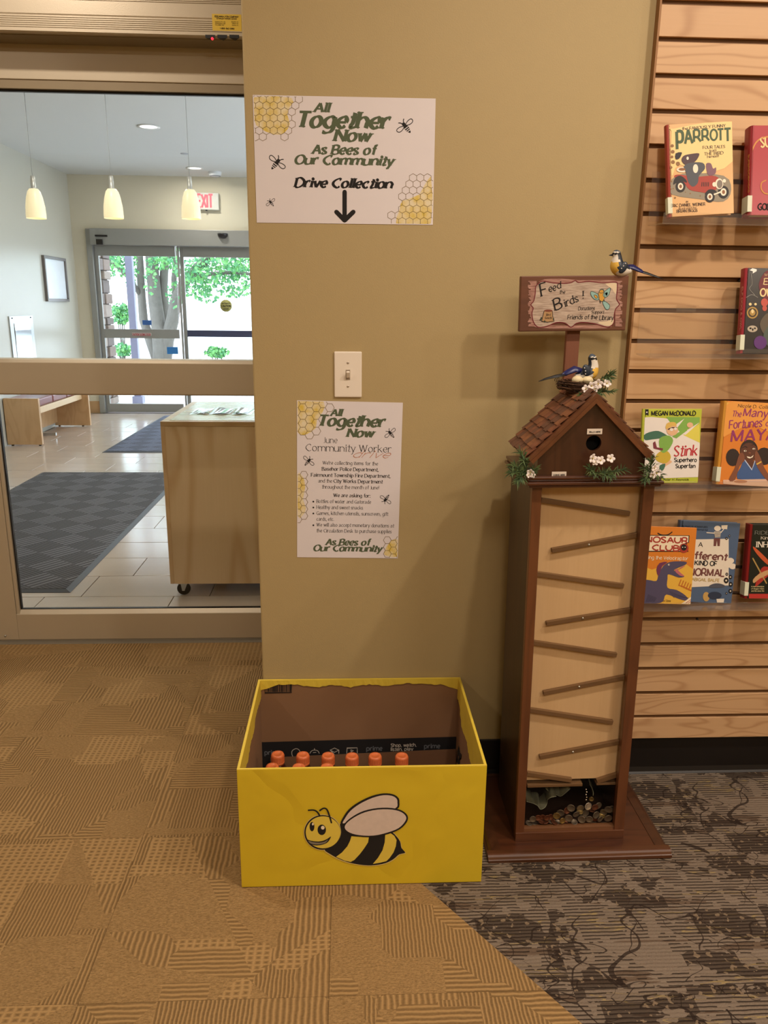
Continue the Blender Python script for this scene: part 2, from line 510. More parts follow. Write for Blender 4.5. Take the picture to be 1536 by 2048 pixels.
def catmull(P, n=4, closed=False, k=.5):
    out = []; m_ = len(P)
    rng = range(m_ if closed else m_ - 1)
    for i in rng:
        if closed: p0, p1, p2, p3 = P[(i - 1) % m_], P[i], P[(i + 1) % m_], P[(i + 2) % m_]
        else: p0, p1, p2, p3 = P[max(i - 1, 0)], P[i], P[i + 1], P[min(i + 2, m_ - 1)]
        for q in range(n):
            t = q / n
            h1, h2, h3, h4 = 2 * t ** 3 - 3 * t * t + 1, t ** 3 - 2 * t * t + t, -2 * t ** 3 + 3 * t * t, t ** 3 - t * t
            out.append(tuple(h1 * p1[j] + h2 * k * (p2[j] - p0[j]) + h3 * p2[j] + h4 * k * (p3[j] - p1[j]) for j in (0, 1)))
    if not closed: out.append(tuple(P[-1]))
    return out
STY = {  # thick, thin (em units of a 14-unit capital), serif half width, slant, pen angle
    'black': (4.4, 1.5, .5, .24, 12), 'serif': (1.7, .75, 1.5, 0, 20), 'serifb': (2.5, 1.0, 1.6, 0, 20),
    'serifl': (1.25, .5, 1.3, 0, 20), 'sans': (2.0, 1.9, 0, 0, 0), 'sansb': (3.0, 2.9, 0, 0, 0), 'sansl': (1.2, 1.2, 0, 0, 0),
    'hand': (2.0, 1.2, .7, .08, 30), 'script': (.9, .5, 0, .45, 30), 'brush': (2.4, 1.6, 0, .12, 30), 'slab': (3.4, 2.2, .5, 0, 10)}

class Plane:
    """a flat face in the room with its own axes: u right, w up, normal towards the viewer"""
    def __init__(s, quad, point, normal=(0, -1, 0), inset=None):
        s.n = Vector(normal).normalized(); s.p = Vector(point)
        q = [s.hit(*a) for a in quad]  # TL TR BR BL
        s.q = q
        u = ((q[1] - q[0]) + (q[2] - q[3])).normalized(); s.w = s.n.cross(u).normalized()
        s.w = -s.w if s.w.z < 0 else s.w
        s.u = u; s.c = sum(q, Vector()) / 4
        s.W = ((q[1] - q[0]).length + (q[2] - q[3]).length) / 2; s.H = ((q[0] - q[3]).length + (q[1] - q[2]).length) / 2
        s.M = Matrix((s.u, -s.n, s.w)).transposed().to_4x4(); s.M.translation = s.c
    def hit(s, px, py):
        d = ray(px, py); return CAM + d * ((s.p - CAM).dot(s.n) / d.dot(s.n))
    def uv(s, px, py):
        h = s.hit(px, py) - s.c; return (h.dot(s.u), h.dot(s.w))

class Canvas:
    """flat print laid on a Plane; crop = (ox, oy, scale) turns enlarged-crop pixels into photo pixels"""
    def __init__(s, plane, crop=(0, 0, 1), off=.0004):
        s.pl = plane; s.crop = crop; s.parts = {}; s.off = off; s.clipbox = None; s.k = 0; s.q = 0
    def P(s, x, y):
        ox, oy, k = s.crop; return s.pl.uv(ox + x / k, oy + y / k)
    def poly_uv(s, pts, mt, layer=1, part='print'):
        d = s.parts.setdefault(part, ([], [], [], []))
        if s.clipbox:
            pts = clip_box(pts, s.clipbox)
            if len(pts) < 3: return
        s.q += 1; b = len(d[0]); y = -(s.off + .00012 * layer + 4.5e-6 * (s.q % 23))
        if mt not in d[3]: d[3].append(mt)
        mi = d[3].index(mt)
        d[0].extend((a, y, c) for a, c in pts)
        if len(pts) <= 4: tris = [tuple(range(len(pts)))]
        else: tris = tessellate_polygon([[Vector((a, c, 0)) for a, c in pts]])
        for t in tris: d[1].append([b + i for i in t]); d[2].append(mi)
    def poly(s, pts, mt, layer=1, part='print', smooth=0):
        if smooth: pts = catmull(pts, smooth, True)
        s.poly_uv([s.P(*p) for p in pts], mt, layer, part)
    def ell(s, cx, cy, rx, ry, mt, layer=1, part='print', rot=0, n=20):
        c, q = math.cos(math.radians(rot)), math.sin(math.radians(rot))
        s.poly([(cx + rx * math.cos(a) * c - ry * math.sin(a) * q, cy + rx * math.cos(a) * q + ry * math.sin(a) * c) for a in [2 * PI * i / n for i in range(n)]], mt, layer, part)
    def strip(s, pts, wf, mt, layer, part, closed=False):
        n = len(pts)
        if n < 2: return
        L = []; Rr = []
        for i in range(n):
            a = pts[(i - 1) % n] if (i > 0 or closed) else pts[i]; b = pts[(i + 1) % n] if (i < n - 1 or closed) else pts[i]
            dx, dy = b[0] - a[0], b[1] - a[1]; l = math.hypot(dx, dy) or 1e-9
            w = wf(dx / l, dy / l) / 2
            # mitre
            k = 1.0
            if 0 < i < n - 1 or closed:
                e = (pts[i][0] - a[0], pts[i][1] - a[1]); le = math.hypot(*e) or 1e-9
                ca = abs((e[0] * dx + e[1] * dy) / (le * l)); k = 1 / max(ca, .55)
            nx, ny = -dy / l * w * k, dx / l * w * k
            L.append((pts[i][0] + nx, pts[i][1] + ny)); Rr.append((pts[i][0] - nx, pts[i][1] - ny))
        for i in range(n if closed else n - 1):
            j = (i + 1) % n
            s.poly_uv([L[i], L[j], Rr[j], Rr[i]], mt, layer, part)
    def stroke(s, pts, w, mt, layer=2, part='print', smooth=0, closed=False, cap=True):
        """w in crop pixels"""
        if smooth: pts = catmull(pts, smooth, closed)
        q = [s.P(*p) for p in pts]
        a = s.P(0 + pts[0][0], pts[0][1]); b = s.P(pts[0][0] + 10, pts[0][1]); k = abs(b[0] - a[0]) / 10
        s.strip(q, lambda dx, dy: w * k, mt, layer, part, closed)
        if cap and not closed and w > 5:
            for p in (pts[0], pts[-1]): s.ell(p[0], p[1], w / 2, w / 2, mt, layer, part, n=10)
    def text(s, txt, xl, xr, yb, cap, style, mt, layer=3, part='lettering', yr=None, sm=4, arc=0.0):
        """baseline from crop pixel (xl, yb) to xr; cap height in crop pixels"""
        th, tn, sf, sl, pa = STY[style]
        if '#' not in part: s.k += 1; part = '%s#%d' % (part, s.k)
        total = sum(G.get(c, (6, []))[0] for c in txt)
        A = s.P(xl, yb); B = s.P(xr, yb if yr is None else yr); Cc = s.P(xl, yb - cap)
        if yr is None: B = (B[0], A[1] + 0 * B[1])
        sx = math.hypot(B[0] - A[0], B[1] - A[1]) / (total + sl * 10); sy = abs(Cc[1] - A[1]) / 14
        ca, sa = (B[0] - A[0]), (B[1] - A[1]); l = math.hypot(ca, sa); ca /= l; sa /= l
        pen = math.radians(pa); x0 = 0
        if style in ('black', 'sansb'): sm += 2
        r = min(max(sx / sy, .5), 1.6)
        def T(x, y):
            yy = (y - 6) * sy; xx = (x + sl * (y - 6)) * sx
            yy += arc * math.sin(PI * x / total) * sy * 14
            return (A[0] + xx * ca - yy * sa, A[1] + xx * sa + yy * ca)
        def wf(dx, dy):
            ang = math.atan2(dy, dx) - pen
            return (tn + (th - tn) * abs(math.sin(ang))) * sy * (1 + (r - 1) * .5)
        for ch in txt:
            w_, strokes = G.get(ch, (6, []))
            for st in strokes:
                kd, bd = st[0], st[1:]
                P = [(_v(bd[i]), _v(bd[i + 1])) for i in range(0, len(bd) - 1, 2)]
                if kd == '.':
                    c = T(x0 + P[0][0], P[0][1]); q = max(th * .62, 1.1) * sy
                    if ch == '*': q *= 1.2
                    s.poly_uv([(c[0] + q * math.cos(a), c[1] + q * math.sin(a)) for a in [k * PI / 4 for k in range(8)]], mt, layer, part); continue
                if kd == '~': P2 = catmull(P, sm, False, .72)
                elif kd == 'o': P2 = catmull(P, sm + 2, True, .8)
                else: P2 = P
                if kd == '-' and len(P) > 2:  # separate segments keep sharp joints
                    for i in range(len(P) - 1):
                        s.strip([T(x0 + P[i][0], P[i][1]), T(x0 + P[i + 1][0], P[i + 1][1])], wf, mt, layer, part)
                else:
                    s.strip([T(x0 + a, b) for a, b in P2], wf, mt, layer, part, kd == 'o')
                if sf and kd != 'o':
                    ends = [(P[0], P[1]), (P[-1], P[-2])]
                    for e, e2 in ends:
                        if abs(e[1] - e2[1]) > 1.2 * abs(e[0] - e2[0]) and kd == '-':
                            hw = sf + th * .5; ht = tn * .75
                            yb_ = e[1] if e[1] < e2[1] else e[1] - ht
                            s.poly_uv([T(x0 + e[0] - hw, yb_), T(x0 + e[0] + hw, yb_), T(x0 + e[0] + hw, yb_ + ht), T(x0 + e[0] - hw, yb_ + ht)], mt, layer, part)
            x0 += w_
    def build(s, parent, rel=False):
        """parent's own frame is the plane's frame, unless rel"""
        out = []
        for part, (v, f, mi, ms) in s.parts.items():
            part = part.split('#')[0]
            if not f: continue
            me = bpy.data.meshes.new(part); me.from_pydata(v, [], f)
            for q in ms: me.materials.append(q)
            for p, i in zip(me.polygons, mi): p.material_index = i
            o = bpy.data.objects.new(part, me); COL.objects.link(o); o.parent = parent
            if rel:
                ml = wm(parent).inverted() @ s.pl.M
                o.location = ml.to_translation(); o.rotation_mode = 'QUATERNION'; o.rotation_quaternion = ml.to_quaternion()
            out.append(o)
        return out
def clip_box(pts, bb):
    x0, x1, y0, y1 = bb
    for ax, lim, sg in ((0, x0, 1), (0, x1, -1), (1, y0, 1), (1, y1, -1)):
        out = []
        for i in range(len(pts)):
            a, b = pts[i], pts[(i + 1) % len(pts)]
            ia = (a[ax] - lim) * sg >= 0; ib = (b[ax] - lim) * sg >= 0
            if ia: out.append(a)
            if ia != ib:
                t = (lim - a[ax]) / (b[ax] - a[ax]); out.append((a[0] + (b[0] - a[0]) * t, a[1] + (b[1] - a[1]) * t))
        pts = out
        if not pts: return []
    return pts
def inside(p, poly):
    c = False; n = len(poly)
    for i in range(n):
        (x1, y1), (x2, y2) = poly[i], poly[(i + 1) % n]
        if (y1 > p[1]) != (y2 > p[1]) and p[0] < (x2 - x1) * (p[1] - y1) / (y2 - y1) + x1: c = not c
    return c
def on_plane_thing(name, label, cat, plane, group=None, parent=None):
    o = bpy.data.objects.new(name, None); COL.objects.link(o); o.empty_display_size = .03
    o.rotation_mode = 'QUATERNION'
    if parent is None:
        o.location = plane.c; o.rotation_quaternion = plane.M.to_quaternion(); tag(o, label, cat, group)
    return o
def set_plane(o, plane):
    o.rotation_mode = 'QUATERNION'; o.location = plane.c; o.rotation_quaternion = plane.M.to_quaternion(); return o
def sheet(plane, th=.0004, mt=None, name='sheet', parent=None, curl=0.0, n=(10, 8)):
    """a thin paper rectangle in the plane's frame"""
    b = MB(); nx, nz = n
    vs = []
    for lay in (0, 1):
        for j in range(nz + 1):
            for i in range(nx + 1):
                u = (i / nx - .5); w = (j / nz - .5)
                vs.append((u * plane.W, -th * (1 - lay), w * plane.H))
    k = (nx + 1) * (nz + 1); fs = []
    for j in range(nz):
        for i in range(nx):
            a = j * (nx + 1) + i; fs.append((a, a + 1, a + nx + 2, a + nx + 1)); fs.append((k + a, k + a + nx + 1, k + a + nx + 2, k + a + 1))
    rim = [i for i in range(nx + 1)] + [j * (nx + 1) + nx for j in range(1, nz + 1)] + [nz * (nx + 1) + i for i in range(nx - 1, -1, -1)] + [j * (nx + 1) for j in range(nz - 1, 0, -1)]
    for i in range(len(rim)):
        a, c = rim[i], rim[(i + 1) % len(rim)]; fs.append((a, a + k, c + k, c))
    b.add(vs, fs)
    return b.build(name, mt, parent)

# ================================================================== STRUCTURE
XR = 3.2; YB = -4.6; XLR = -3.6; ZC = 2.8; DY = 0.981          # library room; door plane
# floor slabs
b = MB(); b.box(XLR, XR, YB, 1.12, -.12, -.008); floor = struct(b.build('floor', mat('tan_subfloor', '86694a', .9)))
floor_l = struct(MB().box(-3.45, 1.75, 1.12, 8.3, -.12, -.008).build('floor', mat('dark_grout', '4b4038', .9)))
# carpet tiles, 0.5 m, clipped along the slanted seam between the tan and the dark carpet
TANM, DARKM = carpet_tan(), carpet_dark()
pA = Vector((.182, -.457, 0)); pB = Vector((.457, -.841, 0)); dn = (pB - pA).normalized(); nrm = Vector((-dn.y, dn.x, 0))
def carpet_tile(cx, cy, S, mt, side, y1=9, ycut=0):
    bm = bmesh.new()
    g = .0003 if mt is TANM else 0.0
    x0, x1, y0, yy = cx - .25 + g, cx + .25 - g, cy - .2515 + g, min(cy + .2515 - g, y1)
    bmesh.ops.create_cube(bm, size=1, matrix=Matrix.Translation(((x0 + x1) / 2, (y0 + yy) / 2, -.004)) @ Matrix.Diagonal((x1 - x0, yy - y0, .008, 1)))
    if side:
        ge = bm.verts[:] + bm.edges[:] + bm.faces[:]
        r = bmesh.ops.bisect_plane(bm, geom=ge, plane_co=pA, plane_no=nrm * side, clear_outer=True)
        ed = [e for e in bm.edges if e.is_boundary]
        if ed: bmesh.ops.holes_fill(bm, edges=ed)
    if ycut:
        ge = bm.verts[:] + bm.edges[:] + bm.faces[:]
        bmesh.ops.bisect_plane(bm, geom=ge, plane_co=(0, .02, 0), plane_no=(0, ycut, 0), clear_outer=True)
        ed = [e for e in bm.edges if e.is_boundary]
        if ed: bmesh.ops.holes_fill(bm, edges=ed)
    if not bm.faces: bm.free(); return None
    bmesh.ops.translate(bm, verts=bm.verts[:], vec=(-cx, -cy, 0))
    me = bpy.data.meshes.new('carpet_tile'); bm.to_mesh(me); bm.free(); me.materials.append(mt)
    o = bpy.data.objects.new('carpet_tile', me); COL.objects.link(o); o.parent = floor; o.location = (cx, cy, 0)
    return o
full = {}
for ix in range(-6, 6):
    for iy in range(-8, 3):
        cx = -.04 + .5 * ix + .25; cy = -.256 + .503 * iy + .25
        if cy - .25 > 1.0: continue
        S = .5015
        cs = [((cx + a * S / 2) - pA.x) * nrm.x + ((cy + c * S / 2) - pA.y) * nrm.y for a in (-1, 1) for c in (-1, 1)]
        # nrm points to the dark side when positive x
        sgn = 1 if nrm.x > 0 else -1
        lo, hi = min(c * sgn for c in cs), max(c * sgn for c in cs)
        y1 = .975 if cy + S / 2 > .97 else 9
        if hi <= 0 or cy > .2: carpet_tile(cx, cy, S, TANM, 0, y1)
        elif lo >= 0: carpet_tile(cx, cy, S, DARKM, 0, y1)
        else:
            carpet_tile(cx, cy, S, TANM, sgn, y1); carpet_tile(cx, cy, S, DARKM, -sgn, y1, 1 if cy > -.1 else 0)
            if cy > -.1: carpet_tile(cx, cy, S, TANM, -sgn, y1, -1)
# main wall block (its left end is the corner beside the sliding door)
XW = -.244
struct(MB().box(XW, XR, 0, .945, -.02, ZC).build('wall_back', WALL, bevel=.004))
struct(MB().box(XLR - .1, XLR, YB, 1.1, -.02, ZC).build('wall_left', WALL))
struct(MB().box(XR, XR + .1, YB, 1.0, -.02, ZC).build('wall_right', WALL))
struct(MB().box(XLR, XR, YB - .1, YB, -.02, ZC).build('wall_front', WALL))
struct(MB().box(XLR - .1, XR + .1, YB - .1, 1.1, ZC, ZC + .1).build('ceiling', WHITEC))
struct(MB().box(XLR, XR, .985, 1.09, 2.21, ZC).build('wall_over_door', WALL))
struct(MB().box(XLR, -2.75, .985, 1.09, -.02, 2.21).build('wall_beside_door', WALL))
def cove(name, x0, x1, y, z1=.118):
    b = MB(); b.prism([(y, z1), (y - .004, z1 - .003), (y - .005, .02), (y - .009, .006), (y - .014, .001), (y, .001)], x0, x1, plane='yz')
    return struct(b.build(name, BASEB))
cove('baseboard_back', XW - .002, XR, 0, .118)
b = MB(); b.prism([(XW, .118), (XW - .004, .115), (XW - .005, .02), (XW - .012, .001), (XW, .001)], 0, .94, plane='xz'); struct(b.build('baseboard_back_corner', BASEB))

# ------------------------------------------------------------------ sliding door to the lobby
door = sempty('door_1', (0, DY, 0))
def dpart(name, mb, mt, parent=door, **k): return mb.build(name, mt, parent, W=True, **k)
X0d, X1d = -1.432, -.30
# leaf in view
lf = MB(); lf.box(X0d, -1.352, DY, DY + .045, .012, 2.085); lf.box(-1.352, -1.338, DY + .006, DY + .04, .12, 2.075); dpart('stile', lf, BEIGE, bevel=.002)
dpart('bottom_rail', MB().box(-1.352, X1d + .2, DY, DY + .045, .012, .124), BEIGE, bevel=.002)
gb = MB(); gb.prism([(DY + .002, .124), (DY + .016, .139), (DY + .03, .139), (DY + .03, .124)], -1.338, X1d + .2, plane='yz'); dpart('glazing_bead', gb, BEIGE)
dpart('sweep', MB().box(X0d + .002, X1d + .2, DY + .006, DY + .038, .001, .012), mat('aluminium_sweep', 'a9a49a', .4, metal=.6))
mr = MB(); mr.prism([(DY - .032, 1.022), (DY - .032, 1.138), (DY - .022, 1.150), (DY + .05, 1.150), (DY + .05, 1.018), (DY - .026, 1.018)], -1.338, X1d + .2, plane='yz'); dpart('middle_rail', mr, BEIGE, bevel=.002)
dpart('top_rail', MB().box(-1.352, X1d + .2, DY, DY + .045, 2.066, 2.10), BEIGED)
dpart('glass_gasket', MB().box(-1.338, -1.333, DY + .016, DY + .03, .139, 2.066), BLACK)
dpart('glass_gasket', MB().box(-1.333, X1d + .2, DY + .016, DY + .03, .137, .142), BLACK)
dpart('glass_gasket', MB().box(-1.333, X1d + .2, DY + .016, DY + .03, 2.060, 2.066), BLACK)
dpart('glass_pane', MB().box(-1.336, X1d + .2, DY + .020, DY + .026, .139, 2.064), GLASS)
dpart('rail_screw', MB().lathe([(0, 0), (.004, 0), (.004, .002)], (-1.405, DY - .001, .03), 10, M=Matrix.Rotation(PI / 2, 3, 'X')), STEEL)
# neighbouring leaf, set back on the second track
dpart('stile', MB().box(-1.53, -1.436, DY + .055, DY + .1, .012, 2.085), BEIGE, bevel=.002)
dpart('bottom_rail', MB().box(-2.75, -1.53, DY + .055, DY + .1, .012, .124), BEIGE, bevel=.002)
dpart('middle_rail', MB().box(-2.75, -1.53, DY + .05, DY + .1, 1.018, 1.15), BEIGE, bevel=.002)
dpart('glass_pane', MB().box(-2.75, -1.53, DY + .075, DY + .081, .124, 2.07), GLASS)
# transom and lower lip
tr = MB(); tr.box(-2.75, X1d + .3, DY - .004, DY + .105, 2.094, 2.21); dpart('transom', tr, BEIGE, bevel=.002)
# ribbed operator housing above
HB, HY = 2.205, .862
prof = [(DY, HB), (HY + .006, HB), (HY, HB + .004)]
def ribs(z0, z1, n):
    out = []
    for i in range(n):
        z = z0 + (z1 - z0) * i / n; h = (z1 - z0) / n
        out += [(HY, z), (HY, z + h * .55), (HY + .0022, z + h * .68), (HY + .0022, z + h * .9)]
    return out
prof += ribs(HB + .010, HB + .052, 7) + [(HY, HB + .055), (HY, HB + .090)] + ribs(HB + .092, HB + .118, 5) + [(HY, HB + .12), (HY, HB + .19), (DY, HB + .19)]
hb = MB(); hb.prism(prof, -2.75, XW + .02, plane='yz'); housing = dpart('operator_housing', hb, BEIGE)
und = MB(); und.box(-2.75, XW + .01, HY + .022, DY - .006, HB - .003, HB); dpart('housing_underside', und, BEIGED)
# door sensors under the housing
def holes():
    base = onZ(414, 74, HB - .004)
    for i, (xa, xb) in enumerate([(411, 431), (435, 455), (459, 479)]):
        a = onZ(xa, 71, HB - .004); c = onZ(xb, 72, HB - .004)
        y = a.y; b = MB()
        b.prism([(a.x, y - .005), (c.x, y - .005), (c.x - .008, y + .008), ((a.x + c.x) / 2 + .006, y + .012), ((a.x + c.x) / 2, y + .024), ((a.x + c.x) / 2 - .007, y + .012), (a.x + .006, y + .008)], HB - .012, HB - .003, plane='xy')
        so = dpart('sensor_lens', b, BLACK)
        if i == 0: MB().ball((c.x - .010, y - .002, HB - .013), .0045).build('indicator_light', RED_LED, so, W=True)
holes()
# yellow service label on the housing
pl = Plane([(423, 28), (483, 29), (483, 63), (426, 61)], (0, HY, 2.2)); pl2 = pl
lab = set_plane(tag(bpy.data.objects.new('service_label', None), 'small yellow service label with black print on the beige door housing', 'label'), pl); COL.objects.link(lab)
sheet(pl, .0005, mat('yellow_label', 'dcb93a', .5), 'label_sheet', lab, n=(2, 2))
cv = Canvas(pl, (400, 0, 10.24), .0006)
for t_, a, c_, y_, h_, st in [('EDELMAN-LYON COMPANY', 302, 790, 352, 32, 'sansb'), ('STANLEY MAGIC DOOR', 340, 755, 392, 26, 'sansb'),
                    ('KANSAS CITY, MO', 308, 522, 456, 20, 'sans'), ('WICHITA, KS', 640, 785, 458, 20, 'sans'), ('SPRINGFIELD, MO', 308, 522, 490, 20, 'sans'), ('TOPEKA, KS', 650, 785, 492, 20, 'sans'),
                    ('COLUMBIA, MO', 308, 495, 522, 20, 'sans'), ('SALINA, KS', 655, 785, 528, 20, 'sans'), ('1-800-362-3282', 410, 705, 596, 28, 'sansb')]:
    cv.text(t_, a, c_, y_, h_, st, INK, sm=2)
cv.build(lab)

# ------------------------------------------------------------------ lobby shell
LX, LYF, LZ = -3.316, 8.01, 2.8206
struct(MB().box(LX - .12, LX, 1.09, LYF + .2, -.02, LZ).build('wall_lobby_side', WALLG))
struct(MB().box(LX - .2, 1.9, 1.09, LYF + .3, LZ, LZ + .1).build('ceiling_lobby', WHITEC))
OX0, OX1, OZ = -3.135, .95, 2.215
fw = MB(); fw.box(LX, OX0, LYF, LYF + .16, -.02, LZ); fw.box(OX1, 1.8, LYF, LYF + .16, -.02, LZ); fw.box(OX0, OX1, LYF, LYF + .16, OZ, LZ)
struct(fw.build('wall_far', WALLF))
struct(MB().box(LX + .001, OX0 - .005, LYF - .012, LYF, 0, .15).build('baseboard_far', mat('wood_base_trim', 'b28a5f', .5)))
# right side of the lobby: wall with tall windows (they light the pale left wall)
rw = MB(); rw.box(1.7, 1.8, 1.09, 2.2, -.02, LZ); rw.box(1.7, 1.8, 7.2, LYF, -.02, LZ); rw.box(1.7, 1.8, 2.2, 7.2, -.02, .35); rw.box(1.7, 1.8, 2.2, 7.2, 2.35, LZ)
struct(rw.build('wall_lobby_window_side', WALLF))
wn = sempty('window_1', (1.75, 4.7, 0))
for yy in (2.2, 3.43, 4.66, 5.9, 7.13): MB().box(1.71, 1.79, yy, yy + .07, .35, 2.35).build('window_mullion', BEIGE, wn, W=True)
for i in range(4): MB().box(1.745, 1.751, 2.27 + 1.235 * i, 3.43 + 1.235 * i, .35, 2.35).build('window_pane', GLASSF, wn, W=True)
# lobby floor tiles
TM = mat('beige_porcelain_floor_tile', 'bcab9b', .17, var=.10, vscale=5, bump=.0002, bscale=60)
ts, t0, TL = .2933, 1.5002, .6078
tme = {}
for r in range(-1, 23):
    ya = t0 + ts * (r - 1) + .002; yb_ = ya + ts - .004
    ya = max(ya, 1.122)
    if ya > LYF - .05: break
    yb_ = min(yb_, LYF)
    off = -1.4412 + (.168 * r) % TL
    x = off - TL * 4
    while x < 1.7:
        xa, xb = max(x + .002, LX), min(x + TL - .002, 1.7)
        if xb - xa > .02:
            key = (round(xb - xa, 4), round(yb_ - ya, 4))
            if key not in tme:
                o = MB().box(-(xb - xa) / 2, (xb - xa) / 2, -(yb_ - ya) / 2, (yb_ - ya) / 2, -.009, 0).build('floor_tile', TM, floor_l, bevel=.0012); tme[key] = o
            else:
                o = tme[key].copy(); COL.objects.link(o); o.parent = floor_l
            o.location = ((xa + xb) / 2, (ya + yb_) / 2, R.uniform(-.0004, .0004)); 
        x += TL
struct(MB().box(-2.75, 0, DY - .02, 1.122, -.008, .001).build('trim_threshold', mat('aluminium_threshold', 'a39a88', .45, metal=.5)))

# ------------------------------------------------------------------ far automatic door
d2 = sempty('door_2', (-2, LYF, 0))
FM = mat('silver_grey_door_metal', '96948e', .45, metal=.35, var=.02)
def fp(name, mb, mt=FM, **k): return mb.build(name, mt, d2, W=True, **k)
fy = LYF - .03
fp('frame_jamb', MB().box(OX0 - .012, OX0 + .055, fy, LYF + .12, 0, OZ), bevel=.003)
fp('frame_jamb', MB().box(OX1 - .05, OX1, fy, LYF + .12, 0, OZ), bevel=.003)
fp('door_header', MB().box(OX0 + .055, OX1 - .05, fy - .06, LYF + .1, 2.03, OZ), bevel=.004)
ws = [(-3.075, -2.062, 0), (-2.062, -1.05, 1), (-1.05, -.04, 1), (-.04, .9, 0)]
DKRAIL = mat('dark_push_rail', '3a3f5a', .4)
for i, (xa, xb, back) in enumerate(ws):
    y = LYF + .02 + .05 * back; lw = .045
    fr = MB(); fr.box(xa, xa + lw, y, y + .04, .01, 2.03); fp('stile', fr, bevel=.002)
    fp('stile', MB().box(xb - (.02 if i == 0 else lw), xb, y, y + .04, .01, 2.03), bevel=.002)
    fp('top_rail', MB().box(xa + lw, xb - lw, y, y + .04, 1.912, 2.03))
    fp('bottom_rail', MB().box(xa + lw, xb - lw, y, y + .04, .012, .114))
    fp('middle_rail', MB().box(xa + lw, xb - lw, y, y + .04, .934, 1.043) if not back else MB().box(xa + lw, xb - lw, y, y + .04, .955, 1.035), FM if not back else DKRAIL)
    fp('glass_pane', MB().box(xa + lw, xb - lw, y + .017, y + .023, .114, 1.912), GLASSF)
# sensor dome on header
sd = MB(); sd.lathe([(0, -.045), (.03, -.042), (.055, -.02), (.062, .0), (.062, .012)], (-1.5, LYF - .1, 2.165), 20); fp('door_sensor', sd, mat('black_sensor_dome', '17171b', .3))
sh = MB(); sh.box(-2.95 - .06, -2.95 + .08, LYF - .12, LYF - .088, 2.12, 2.14); sh.box(-3.0, -2.93, LYF - .12, LYF - .088, 2.03, 2.09); fp('holding_arm', sh, BLACK)
def flat_label(name, label, quad, Y, mt, texts=(), crop=(0, 0, 1), cat='sticker', off=.002):
    p = Plane(quad, (0, Y, 0)); o = set_plane(tag(bpy.data.objects.new(name, None), label, cat), p); COL.objects.link(o)
    sheet(p, .001, mt, 'sticker_sheet', o, n=(1, 1))
    c = Canvas(p, crop, off)
    for tx in texts: c.text(*tx, sm=2)
    c.build(o); return o, p, c
REDI = mat('red_ink', 'b03a44', .6); BLUEI = mat('blue_sticker', '2f5f9e', .6); CREAM = mat('cream_ink', 'e8dcc0', .7)
flat_label('caution_sticker', 'thin pale sticker with red capitals on the left far door rail', [(264, 665), (303, 666), (303, 671), (264, 671)], LYF + .018, mat('pale_sticker', 'c3b6ae', .6), [('CAUTION SLIDING DOOR', 752, 858, 942, 13, 'sansb', REDI)], (0, 340, 2.844))
flat_label('door_sticker', 'small blue sticker with white band on the glass of the far left door', [(285, 640), (303, 641), (303, 650), (285, 650)], LYF + .03, BLUEI)
flat_label('door_sticker', 'blue double sticker low on the glass beside the far door stile', [(334, 694), (356, 694), (356, 708), (334, 708)], LYF + .03, mat('deep_blue_sticker', '2a78b8', .6))
# round yellow notice
p = Plane([(440, 599), (464, 599), (464, 624), (440, 624)], (0, LYF + .08, 0)); o = set_plane(tag(bpy.data.objects.new('round_door_notice', None), 'round yellow notice stuck on the glass of the far right door', 'sticker'), p); COL.objects.link(o)
b = MB(); b.lathe([(0, 0), (p.W / 2, 0), (p.W / 2, .001), (0, .001)], (0, 0, 0), 28, M=Matrix.Rotation(PI / 2, 3, 'X'), caps=False); b.build('notice_disc', mat('mustard_notice', 'b3aa62', .6), o)
c = Canvas(p, (0, 340, 2.844), .003)
c.text('AUTOMATIC', 1262, 1312, 762, 7, 'sansb', INK, sm=2); c.text('CAUTION', 1260, 1314, 779, 11, 'sansb', INK, sm=2); c.text('DOOR', 1272, 1302, 794, 7, 'sansb', INK, sm=2); c.build(o)

# EXIT sign
p = Plane([(386, 384), (436, 386), (438, 420), (388, 419)], (0, LYF - .06, 0))
o = set_plane(tag(bpy.data.objects.new('exit_sign', None), 'white exit sign with red letters on the far lobby wall', 'sign'), p); COL.objects.link(o)
MB().box(-p.W / 2, p.W / 2, .0, .06, -p.H / 2, p.H / 2).build('sign_case', mat('exit_sign_case', 'c9c6bc', .5), o, bevel=.006)
MB().box(-.01, .01, .0, .02, -p.H / 2 - .012, -p.H / 2).build('test_button', BLACK, o)
c = Canvas(p, (0, 340, 2.844), .001); c.text('EXIT', 1122, 1214, 212, 74, 'sansb', mat('lit_red_letters', 'e05a64', .5, emit='ff5060', estr=.55)); c.build(o)

# ceiling fittings of the lobby
for (px, py), lb in (((297, 253), 'round recessed downlight in the lobby ceiling, the nearer one'), ((389, 336), 'round recessed downlight in the lobby ceiling, the farther one by the smoke detector')):
    q = onZ(px, py, LZ); o = thing('recessed_downlight', lb, 'ceiling light', (q.x, q.y, LZ), group='recessed lobby downlights')
    MB().lathe([(.072, .0), (.095, .0), (.098, -.006), (.072, -.004)], (0, 0, 0), 28, caps=False).build('trim_ring', mat('white_trim', 'e8e6e2', .4), o)
    MB().lathe([(0, -.0015), (.073, -.003)], (0, 0, 0), 28, caps=False).build('lamp_diffuser', mat('lit_lamp_diffuser', 'ffffff', .4, emit='fff8f0', estr=1.3), o)
q = onZ(369, 307, LZ); o = thing('sprinkler_head', 'small white sprinkler cover in the lobby ceiling', 'sprinkler', (q.x, q.y, LZ)); MB().lathe([(0, -.008), (.04, -.006), (.042, 0)], (0, 0, 0), 20, caps=False).build('cover_plate', mat('grey_trim', 'b4b6bc', .5), o)
